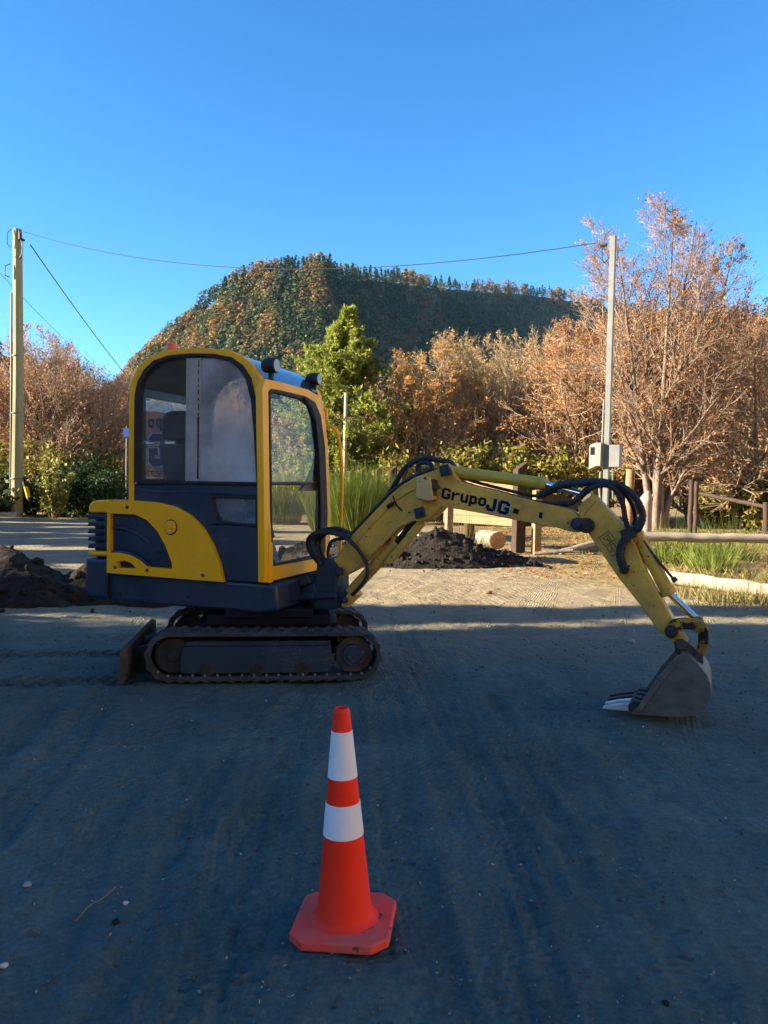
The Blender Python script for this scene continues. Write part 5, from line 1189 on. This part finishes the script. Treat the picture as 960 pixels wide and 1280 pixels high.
# ------------------------------------------------------------------ soil heaps
def heap(label, cx_, cy_, rx, ry, h, seed, peaks, clods, res=110, smallest=.012):
    rng = np.random.default_rng(seed); u = np.linspace(-1.15, 1.15, res); X, Y = np.meshgrid(u, u); Z = np.zeros_like(X)
    for px_, py_, ph, pr in peaks: Z = np.maximum(Z, ph * np.clip(1 - np.hypot((X - px_) / pr, (Y - py_) / (pr * 1.0)), 0, 1) ** .9)
    wobr = 1 + .35 * fbm(X * 1.6, Y * 1.6, seed + 9, 3); Z = Z - .10 + .16 * fbm(X * 2.2, Y * 2.2, seed + 12, 3); Z = np.maximum(Z, 0); edge = np.clip((1.05 - np.hypot(X, Y) * wobr) * 3, 0, 1)
    Z = h * Z + edge * (-.0 + .07 * fbm(X * rx * 2.2, Y * ry * 2.2, seed, 3) + .05 * np.abs(fbm(X * rx * 7, Y * ry * 7, seed + 3, 3))) * (Z > .02) - .03 * (Z <= .02)
    V_ = np.stack([(X * rx).ravel(), (Y * ry).ravel(), Z.ravel()], 1); id_ = np.arange(res * res).reshape(res, res)
    Qh = np.stack([id_[:-1, :-1].ravel(), id_[:-1, 1:].ravel(), id_[1:, 1:].ravel(), id_[1:, :-1].ravel()], 1)
    # clods lying on it
    ico = bmesh.new(); bmesh.ops.create_icosphere(ico, subdivisions=2, radius=1); iv = np.array([v.co[:] for v in ico.verts]); it = np.array([[v.index for v in f.verts] for f in ico.faces]); ico.free()
    Vc = [V_]; Fq = []; b = len(V_); Tri = []
    for k in range(clods):
        i = rng.integers(0, res * res)
        for _ in range(12):
            if Z.ravel()[i] > .04 * h or (k % 9 == 0 and np.hypot(V_[i, 0] / rx, V_[i, 1] / ry) < 1.1): break
            i = rng.integers(0, res * res)
        s = smallest + rng.random() ** 6 * .06; sh = iv * (1 + .45 * fbm(iv[:, 0] * 1.7 + k, iv[:, 1] * 1.7 + iv[:, 2] * 2, seed, 2)[:, None]) * s * rng.uniform(.6, 1.2, 3)
        Vc.append(sh + np.array([V_[i, 0], V_[i, 1], max(V_[i, 2], 0)]) + np.array([0, 0, s * .25])); Tri.append(it + b); b += len(iv)
    Tq = np.concatenate([np.concatenate([Qh[:, [0, 1, 2]], Qh[:, [0, 2, 3]]]), *Tri]); o = np_mesh('soil_heap', np.concatenate(Vc), Tq, M['dirt'], smooth=False, loc=(cx_, cy_, -.01))
    return tag(o, label, 'soil heap')
c1 = at(38, 770, 9.5); heap('dark soil heap with two small peaks at the left edge behind the excavator', c1[0] - .15, 9.45, 2.05, 1.15, .74, 5, [(-.08, .0, .95, .75), (.42, .05, .72, .5), (-.7, 0, .8, .7), (.8, .1, .38, .55)], 450)
c2 = at(585, 700, 14.2); heap('clumpy dark soil heap under the boom, half of it in sunlight', c2[0] - 1.05, 14.4, 2.5, 1.15, .76, 7, [(.22, -.05, 1.0, .62), (.02, .05, .82, .5), (-.35, 0, .74, .6), (-.75, .1, .6, .5), (.6, 0, .5, .45)], 1200)

# ------------------------------------------------------------------ poles, wires
def pole_at(px, py): g = on_ground(px, py); return g
pb = at(21, 643, 29); ptp = at(27.5, 287, 29)
up_ = thing('utility_pole', 'tall greenish concrete utility pole at the left, wires tied to its top', 'utility pole', (pb[0], 29, 0))
hp_ = ptp[2]; mb = MB().tube([(0, 0, -.3), (.05, 0, hp_ * .5), (.02, 0, hp_)], [.225, .19, .158], 10); mb.build('shaft', M['concrete'], up_, smooth=20)
MB().tube([(-.20, -.1, 0), (-.165, -.1, hp_ * .5), (-.16, -.1, hp_ * .78)], .035, 8).build('conduit', M['galv'], up_)
mb = MB()
for z in (hp_ * .13, hp_ * .36, hp_ * .56, hp_ * .9): mb.tube([(.03 * z / hp_, 0, z), (.03 * z / hp_, 0, z + .045)], .245 - .08 * z / hp_, 14)
mb.build('steel_band', M['galv'], up_)
mb = MB().box(.12, .32, -.2, -.05, hp_ - .45, hp_ - .38).tube([(.15, -.16, hp_ - .1), (.3, -.2, hp_ - .7), (.26, -.2, hp_ - 1.0), (.16, -.17, hp_ - 1.1)], .022, 6).tube([(-.16, -.15, hp_ - 1.3), (-.34, -.2, hp_ - 1.4), (-.36, -.2, hp_ - 1.75), (-.2, -.17, hp_ - 1.8)], .02, 6).tube([(-.14, -.15, hp_ - .02), (-.27, -.2, hp_ - .2), (-.27, -.2, hp_ - .6), (-.16, -.15, hp_ - .7)], .016, 6)
mb.tube([(.2, -.2, hp_ - .42), (.2, -.2, hp_ - .2)], .05, 8)
mb.build('wire_clamp', M['wire'], up_)
g0 = at(6, 640, 28.6); MB().box(-.35, .55, -.2, .2, -.05, .16).build('concrete_block', M['blockc'], None, loc=(g0[0], 28.6, 0), bevel=.03); tag(COL.objects[-1], 'pale concrete block on the ground at the foot of the utility pole', 'block')
gy_ = thing('guy_guard', 'black and yellow striped guard leaning on the utility pole guy wire', 'guy guard', (at(41, 643, 28.4)[0], 28.4, 0))
a = at(42, 642, 28.4) - np.array([at(41, 643, 28.4)[0], 28.4, 0]); e = at(30.5, 602, 28.4) - np.array([at(41, 643, 28.4)[0], 28.4, 0]); a[2] = 0
mb = MB(); f = lambda t: a + (e - a) * t
mb.tube([f(0), f(.42)], .02, 6); mb.tube([f(.42), f(.55)], .07, 8); mb.tube([f(.86), f(1)], .085, 8); mb.build('dark_sleeve', M['wire'], gy_)
MB().tube([f(.55), f(.86)], .08, 8).build('yellow_sleeve', M['yellow'], gy_)
def wire(label, a, e, sag, r=.012, n=24):
    a, e = np.array(a), np.array(e); P = [a + (e - a) * t - np.array([0, 0, sag * 4 * t * (1 - t)]) for t in np.linspace(0, 1, n)]
    return tag(MB().tube(P, r, 5).build('power_cable', M['wire']), label, 'cable', 'overhead cables')
wire('thin black cable strung across the sky from utility pole to meter post', at(31, 290, 29), at(746, 303.5, 18), .95, .011)
wire('thick black cable sloping down from the utility pole behind the cab', at(38, 306, 28.8), at(215, 530, 75), .6, .022)
wire('faint thin cable falling behind the utility pole toward the bare trees', at(-60, 275, 34), at(135, 470, 80), .5, .014)
mp = at(755, 690, 18); mt = at(759.5, 296, 18)
ms = thing('meter_post', 'straight galvanised steel post carrying two grey meter boxes', 'post', (mp[0], 18, 0), radians(-32)); hm = mt[2]; dx = mt[0] - mp[0]
mb = MB().box(-.06, .06, -.06, .06, -.2, hm); mb.box(-.064, .064, -.064, .064, hm - .02, hm + .012); mb.build('shaft', M['galv'], ms, bevel=.006)
z0, z1 = at(750, 586, 18)[2], at(750, 553, 18)[2]
mb = MB().prism([(-.36, -.02), (-.18, .06), (-.084, .06), (-.084, z1 - z0), (-.30, z1 - z0 - .04), (-.36, z1 - z0 - .10)], -.2, .12); bx = mb.build('meter_box', M['meter'], ms, loc=(0, 0, z0), bevel=.012)
MB().box(-.33, -.23, -.206, -.19, .32, .5).build('meter_window', M['ink'], bx)
mb = MB().box(.084, .33, -.12, .10, .04, z1 - z0 - .06); mb.build('switch_box', M['galv'], ms, loc=(0, 0, z0), bevel=.012)
mb = MB().tube([(-.115, -.03, z0 - .75), (-.15, -.03, z0 - .4), (-.12, -.03, z0)], .028, 8).tube([(-.105, -.04, z1 - .0), (-.1, -.04, z1 + .7), (-.09, -.04, z1 + 1.0)], .022, 8).tube([(.17, 0, z0 - .7), (.14, 0, z0 + .05)], .02, 6); mb.build('conduit', M['galv'], ms)
mb = MB().tube(smooth_path([(-.20, 0, at(746, 303.5, 18)[2]), (-.26, 0, hm - .28), (-.22, 0, hm - .55), (-.12, 0, hm - .5), (-.07, 0, hm - .35)], 4), .016, 6); mb.tube([(-.3, 0, hm - .17), (-.14, 0, hm - .15)], .04, 6); mb.build('cable_loop', M['wire'], ms)
p = at(430, 592, 30); h_ = at(431, 491, 30)[2]; o = MB().tube([(0, 0, -.2), (.03, 0, h_)], [.085, .07], 8).build('pale_post', M['blockc'], None, loc=(p[0], 30, 0)); tag(o, 'thin pale post in front of the green conifer', 'post')
p = at(158, 575, 34); sg = thing('road_sign', 'small blue sign on a thin post just left of the cab', 'sign', (p[0], 34, 0)); zz = at(158, 541, 34)[2]
MB().tube([(0, 0, -.1), (0, 0, zz + .3)], .03, 6).build('post', M['galv'], sg); MB().box(-.14, .14, -.05, -.03, zz - .2, zz + .2).build('plate', plain('blue_sign_paint', (.05, .14, .5), .4), sg)

# ------------------------------------------------------------------ fences
def slant_post(label, px, top, base_z, Y, wdt, mat, slope=.7, group='dark posts with slanted tops', yaw=.35, name='fence_post'):
    c = at(px, top, Y); H = c[2]; mb = MB().prism([(-wdt / 2, -.2), (wdt / 2, -.2), (wdt / 2, H), (-wdt / 2, H - wdt * slope)], -wdt * .45, wdt * .45)
    o = mb.build(name, mat, None, loc=(c[0], Y, base_z), bevel=.008); o.rotation_euler = (0, 0, yaw); return tag(o, label, 'fence post', group)
slant_post('dark slanted post to the right of the boom lettering, largest of its row', 650.5, 577.5, 0, 17.4, .24, M['wood_dark'])
slant_post('dark slanted post just left of the boom hose, nearer of the pair', 505, 582, 0, 22, .21, M['wood_dark'])
slant_post('dark slanted post at the right end of the broom bushes', 491, 582, 0, 23, .22, M['wood_dark'])
slant_post('dark slanted post standing inside the bright broom bushes', 454.5, 583, 0, 26, .19, M['wood_dark'])
slant_post('dark slanted post nearest the grab rail', 440, 585, 0, 27.5, .17, M['wood_dark'])
slant_post('dark slanted post at the right of the bright broom, half hidden', 473.5, 583, 0, 24.6, .17, M['wood_dark'])
slant_post('dark post behind the arm cylinder, mostly hidden', 588, 594, 0, 19.6, .22, M['wood_dark'])
slant_post('narrow sunlit post right beside the largest dark slanted post', 672, 612, 0, 17.0, .17, M['wood_tan'], .1)
slant_post('short tan post below the boom next to the grass tuft', 562, 622, 0, 16.8, .15, M['wood_tan'], .1)
a, e = at(556, 597, 19.2), at(648, 604, 17.55); d = (e - a); L = float(np.hypot(d[0], d[1])); ang = atan2(d[1], d[0]); hb = at(640, 602, 17.6)[2]; lb_ = at(640, 658, 17.6)[2]
bf = thing('board_panel', 'wide panel of tan boards behind the boom', 'fence', (a[0], a[1], 0), ang)
zz = lb_; k = 0
while zz < hb - .02:
    MB().box(0, L, -.02, .02, zz, min(zz + .19, hb)).build('board', M['wood_tan'], bf, bevel=.006); zz += .196; k += 1
a, e = at(676, 621, 17.2), at(752, 640, 17.8); d = e - a; L = float(np.hypot(d[0], d[1]))
o = MB().box(0, L, -.04, .04, -.13, .13).build('fence_rail', M['wood_dark'], None, loc=a, bevel=.01); o.rotation_euler = (0, atan2(-(e[2] - a[2]), L), atan2(d[1], d[0])); tag(o, 'brown plank rail behind the top of the arm', 'fence rail', 'wooden fence rails')
def rough_post(label, px, top, Y, wdt, mat, seed, pointed=False, zb=0, group='rough posts of the rail fence'):
    c = at(px, top, Y); H = c[2]; rng = random.Random(seed); P = []; R = []
    for i in range(9):
        t = i / 8; P.append((rng.uniform(-.012, .012), 0, -.15 + (H + .15) * t)); R.append(wdt / 2 * rng.uniform(.9, 1.08))
    if pointed: P[-1] = (P[-1][0] + .02, 0, H - .12); P.append((P[-1][0] + .02, 0, H)); R.append(wdt * .17)
    o = MB().tube(P, R, 9).build('fence_post', mat, None, loc=(c[0], Y, zb), smooth=50); return tag(o, label, 'fence post', group)
rough_post('weathered grey post with a pointed top holding the white rail', 808, 614, 12.9, .20, M['wood_grey'], 1, True)
rough_post('tan post left of the tall tree trunk', 788, 587, 19, .21, M['wood_tan'], 2)
rough_post('dark post on the left of the close pair beside the tree trunk', 864.5, 600, 24, .16, M['wood_dark'], 3)
rough_post('dark post on the right of the close pair beside the tree trunk', 871, 602, 24.2, .14, M['wood_dark'], 4)
rough_post('short dark post at the right edge among the far rails', 958, 628, 22, .18, M['wood_dark'], 5)
def log(label, a, e, r, mat, seed, name='log', cat='log', group=None, end=None, r2=None):
    rng = random.Random(seed); a, e = np.array(a), np.array(e); n = 14; P = []; R = []
    for i in range(n):
        t = i / (n - 1); P.append(a + (e - a) * t + np.array([0, rng.uniform(-.1, .1) * r, rng.uniform(-.1, .1) * r])); R.append((r + ((r2 or r) - r) * t) * rng.uniform(.95, 1.06))
    P = smooth_path(P, 3); R = np.interp(np.linspace(0, 1, len(P)), np.linspace(0, 1, n), R)
    P0 = P[0]; o = MB().tube([p - P0 for p in P], R, 12).build(name, mat, None, loc=P0, smooth=60); return tag(o, label, cat, group)
log('white barkless rail resting on the weathered grey post', at(803, 671, 12.75), at(1010, 674, 12.9), .078, M['log'], 1, 'fence_rail', 'fence rail', 'wooden fence rails')
log('long pale log lying on the ground right of the bucket cylinder', at(800, 717, 12.3), at(1030, 747, 10.4), .105, M['log'], 2, group='pale logs on the ground')
log('dark far rail right of the close pair of posts', at(874, 617, 24), at(960, 634, 22), .06, M['wood_dark'], 3, 'fence_rail', 'fence rail', 'wooden fence rails')
log('short pale log behind the soil heap under the boom', at(502, 665, 17.3), at(537, 679, 16.0), .13, M['log'], 5, group='pale logs on the ground')
o = log('cut log with a bright orange sawn end by the soil heap', at(604, 672, 16.2), at(622, 676, 14.9), .17, M['log'], 6, group='pale logs on the ground')
P1 = np.array(at(622, 676, 14.9)) - np.array(o.location); MB().tube([P1 - np.array((0, -.005, 0)), P1 + (P1 / np.linalg.norm(P1)) * .03], [.165, .16], 14).build('sawn_end', M['logend'], o)
log('grey fallen branch on the ground behind the arm', at(700, 690, 15.2), at(768, 672, 15.6), .055, M['wood_grey'], 7, 'branch', 'branch')
log('thin dark stick lying at the right end of the soil heap', at(668, 692, 14.3), at(716, 688, 14.2), .035, M['bark'], 8, 'branch', 'branch')

# ------------------------------------------------------------------ traffic cones
cg = on_ground(431, 1157)
cn = thing('traffic_cone', 'orange traffic cone with two white bands in the foreground', 'traffic cone', (cg[0], cg[1], .002), radians(-7)); cn.rotation_euler = (radians(-.3), radians(-1.9), radians(-7))
k = .164; ch = .050; mb = MB().prism([(-k + ch, -k), (k - ch, -k), (k, -k + ch), (k, k - ch), (k - ch, k), (-k + ch, k), (-k, k - ch), (-k, -k + ch)], .0, .032, 'z')
mb.build('cone_base', M['cone_base'], cn, bevel=.007, seg=3)
zt = at(427, 886, cg[1])[2]; rz = lambda z: .0925 + (.027 - .0925) * (z - .05) / (zt - .05)
mb = MB().lathe([(.118, .030), (.110, .036), (.098, .043), (.0925, .052), (rz(.3), .3), (rz(zt - .012), zt - .012), (rz(zt) - .001, zt - .004), (rz(zt) - .004, zt), (.0175, zt), (.0165, zt - .02), (.018, zt - .12)], n=56)
mb.build('cone_body', M['cone'], cn, smooth=40)
zz = lambda py: at(428, py, cg[1] - .06)[2]
for a, e in ((921, 980), (1011, 1052.5)):
    z1_, z0_ = zz(a), zz(e); MB().lathe([(rz(z0_) - .001, z0_), (rz(z0_) + .0016, z0_ + .0015), (rz(z1_) + .0016, z1_ - .0015), (rz(z1_) - .001, z1_)], n=56).build('reflective_band', M['reflect'], cn, smooth=30)
c2_ = copy_tree(cn); f_ = at(390, 640, 36); c2_.location = (f_[0], 36, 0); c2_.rotation_euler = (0, 0, .4); c2_['label'] = 'distant orange cone seen through the lower windshield'; c2_['group'] = cn['group'] = 'orange traffic cones'

# ------------------------------------------------------------------ stones, sticks, chips
def stone(label, px, py, r, mat, seed, group='small stones on the sand'):
    g = on_ground(px, py); rng = random.Random(seed); bm = bmesh.new(); bmesh.ops.create_icosphere(bm, subdivisions=2, radius=r)
    for v in bm.verts:
        f = 1 + .28 * float(fbm(np.array([v.co.x / r * 1.3 + seed]), np.array([v.co.y / r * 1.3 + v.co.z / r]), seed, 2)[0]) * 2; v.co = Vector((v.co.x * f * 1.25, v.co.y * f, v.co.z * f * .65))
    me = bpy.data.meshes.new('stone'); bm.to_mesh(me); bm.free(); me.materials.append(mat); me.polygons.foreach_set('use_smooth', [True] * len(me.polygons))
    o = bpy.data.objects.new('stone', me); COL.objects.link(o); o.location = (g[0], g[1], gz_ground(g[0], g[1]) + r * .3); o.rotation_euler = (0, 0, rng.random() * 6); return tag(o, label, 'stone', group)
gz_ground = globals()['gz'] if callable(globals().get('gz')) else (lambda x, y: 0)
def gz_ground(x, y):
    i = min(max(np.searchsorted(gy, y), 1), ny_ - 1); j = min(max(np.searchsorted(gx, x), 1), nx_ - 1); return float(HT[i, j] - .012)
pale_stone = rough_mat('pale_stone', [(.3, (.4, .4, .4)), (.7, (.6, .6, .6))], 9, .8)
stone('pale round stone at the lower left edge of the sand', 5, 1204, .012, pale_stone, 1)
stone('dark grey stone left of the cone, near a dry twig', 34, 1103, .014, M['stone'], 2)
stone('black clod of soil left of the cone base', 145, 1152, .013, M['dirt'], 3)
stone('flat pale chip between the twig and the cone', 157, 1127, .009, pale_stone, 4)
stone('brown stone on the sunlit sand beyond the arm', 610, 741, .045, M['logend'], 5)
stone('dark clod at the lower right of the sand', 832, 1252, .010, M['dirt'], 6)
stone('small dark stone lying behind the bucket', 790, 800, .03, M['stone'], 7)
def twig(label, pts, r):
    P = [(*on_ground(x, y)[:2], gz_ground(*on_ground(x, y)[:2]) + r + .004 + dz) for x, y, dz in pts]; P0 = np.array(P[0]); o = MB().tube(smooth_path([np.array(p) - P0 for p in P], 4), r, 6).build('twig', M['logend'], None, loc=P0); return tag(o, label, 'twig', 'dry twigs on the sand')
twig('long dry reddish twig on the sand left of the cone', [(94, 1145, 0), (112, 1130, .012), (128, 1120, .004), (145, 1108, .014)], .0022)
twig('short dry twig close to the dark grey stone', [(26, 1165, 0), (36, 1160, .008), (50, 1163, 0)], .002)
twig('tiny pale straw in front of the track', [(75, 890, .0), (84, 893, .01)], .003)
rng = np.random.default_rng(12); n = 1700; Y = 1.6 + 9 * rng.random(n) ** 1.6; X = rng.uniform(-.62, .62, n) * Y
Zg = np.array([gz_ground(a, b) for a, b in zip(X, Y)]); s = rng.uniform(.0015, .0065, n) * (1 + Y * .10)
v, q = leaves_np(rng, np.stack([X, Y, Zg + .004], 1), s, flat=1.5, long=2.2); chips = leaf_mat('dry_chips', [(.10, .08, .06), (.3, .26, .2), (.55, .5, .43)], .0, 5)
o = np_mesh('litter_chips', v, q, chips, smooth=False); tag(o, 'tiny dry chips and straws scattered over the sand', 'litter', kind='stuff')
n = 2600; Y = 1.6 + 9 * rng.random(n) ** 1.4; X = rng.uniform(-.62, .62, n) * Y; Zg = np.array([gz_ground(a, b) for a, b in zip(X, Y)]); s = rng.uniform(.0015, .006, n) * (1 + Y * .12)
ico = bmesh.new(); bmesh.ops.create_icosphere(ico, subdivisions=1, radius=1); iv = np.array([v.co[:] for v in ico.verts]); it = np.array([[v.index for v in f.verts] for f in ico.faces]); ico.free()
V_ = (iv[None] * (s[:, None, None] * rng.uniform(.6, 1.3, (n, 1, 3))) + np.stack([X, Y, Zg + s * .3], 1)[:, None]).reshape(-1, 3); T_ = (it[None] + (np.arange(n) * len(iv))[:, None, None]).reshape(-1, 3)
o = np_mesh('gravel', V_, T_, M['gravel'], smooth=True); tag(o, 'fine loose gravel grains strewn over the dark sand', 'gravel', kind='stuff')

# ------------------------------------------------------------------ the dark conifers to the left that shade the yard
first = None; rng = random.Random(2)
spots = [(-15.5, 3.5), (-16.2, 2.4), (-15.4, .7), (-16.3, -1.2), (-15.5, -3.1), (-16.2, -5.0), (-15.5, -7.0), (-18.2, 3.6), (-18.4, 1.6), (-18.2, -.4), (-18.5, -2.4), (-18.2, -4.4), (-18.4, -6.2)]
for i, (x, y) in enumerate(spots):
    if first is None:
        t = first = conifer('shade_conifer', 'tall dark conifer of the row that shades the yard from the left', 0, 0, 0, 1.65, dark_con, 71, n1=260, group='dark conifers shading the yard', base=np.array([x, y, 0]), H=8.3, clump=12, s=.34, first=.01)
    else: t = copy_tree(first)
    t.location = (x, y, 0); t.rotation_euler = (0, 0, rng.random() * 6); s = rng.uniform(.92, 1.12); t.scale = (s, s, s)
t = copy_tree(first); t.location = (-15.7, 4.05, 0); t.scale = (1.0, .82, 1.5); t['label'] = 'tallest dark conifer at the far end of the shading row'; t['group'] = 'dark conifers shading the yard'
t = copy_tree(first); t.location = (-16.6, 5.05, 0); t.scale = (.6, .6, 1.5); t['label'] = 'narrow tall dark conifer closing the shading row'; t['group'] = 'dark conifers shading the yard'
for i, (x, y, s) in enumerate([(-15.5, 7.1, .50), (-14.6, 11.0, .50), (-15.0, 13.0, .70), (-17.4, 14.2, .52), (-16.8, 16.9, .78), (-18.4, 18.3, .50), (-18.6, 20.9, .80), (-21, 22.6, .62), (-20.9, 25.5, .85), (-24.5, 13.0, .8), (-25.5, 17.6, .9), (-26.5, 22.0, .85)]):
    t = copy_tree(first); t.location = (x, y, 0); t.scale = (s, s, s); t['label'] = 'smaller dark conifer past the end of the shading row'; t['group'] = 'smaller dark conifers past the row'

lean_tree = broad_tree('leafless_tree', 'thin half bare tree whose shade streaks the sunlit sand', 480, 30, 385, 1.6, russet2, M['bark'], M['twig'], 55, n1=20, n2=8, n3=5, n_leaf=9000, leaf_s=.12, first=.35, up=.05, stems=2, lean=.06, cat='tree')
lean_tree.location = (-15.8, 7.25, 0); lean_tree.scale = (1, 1, 1)
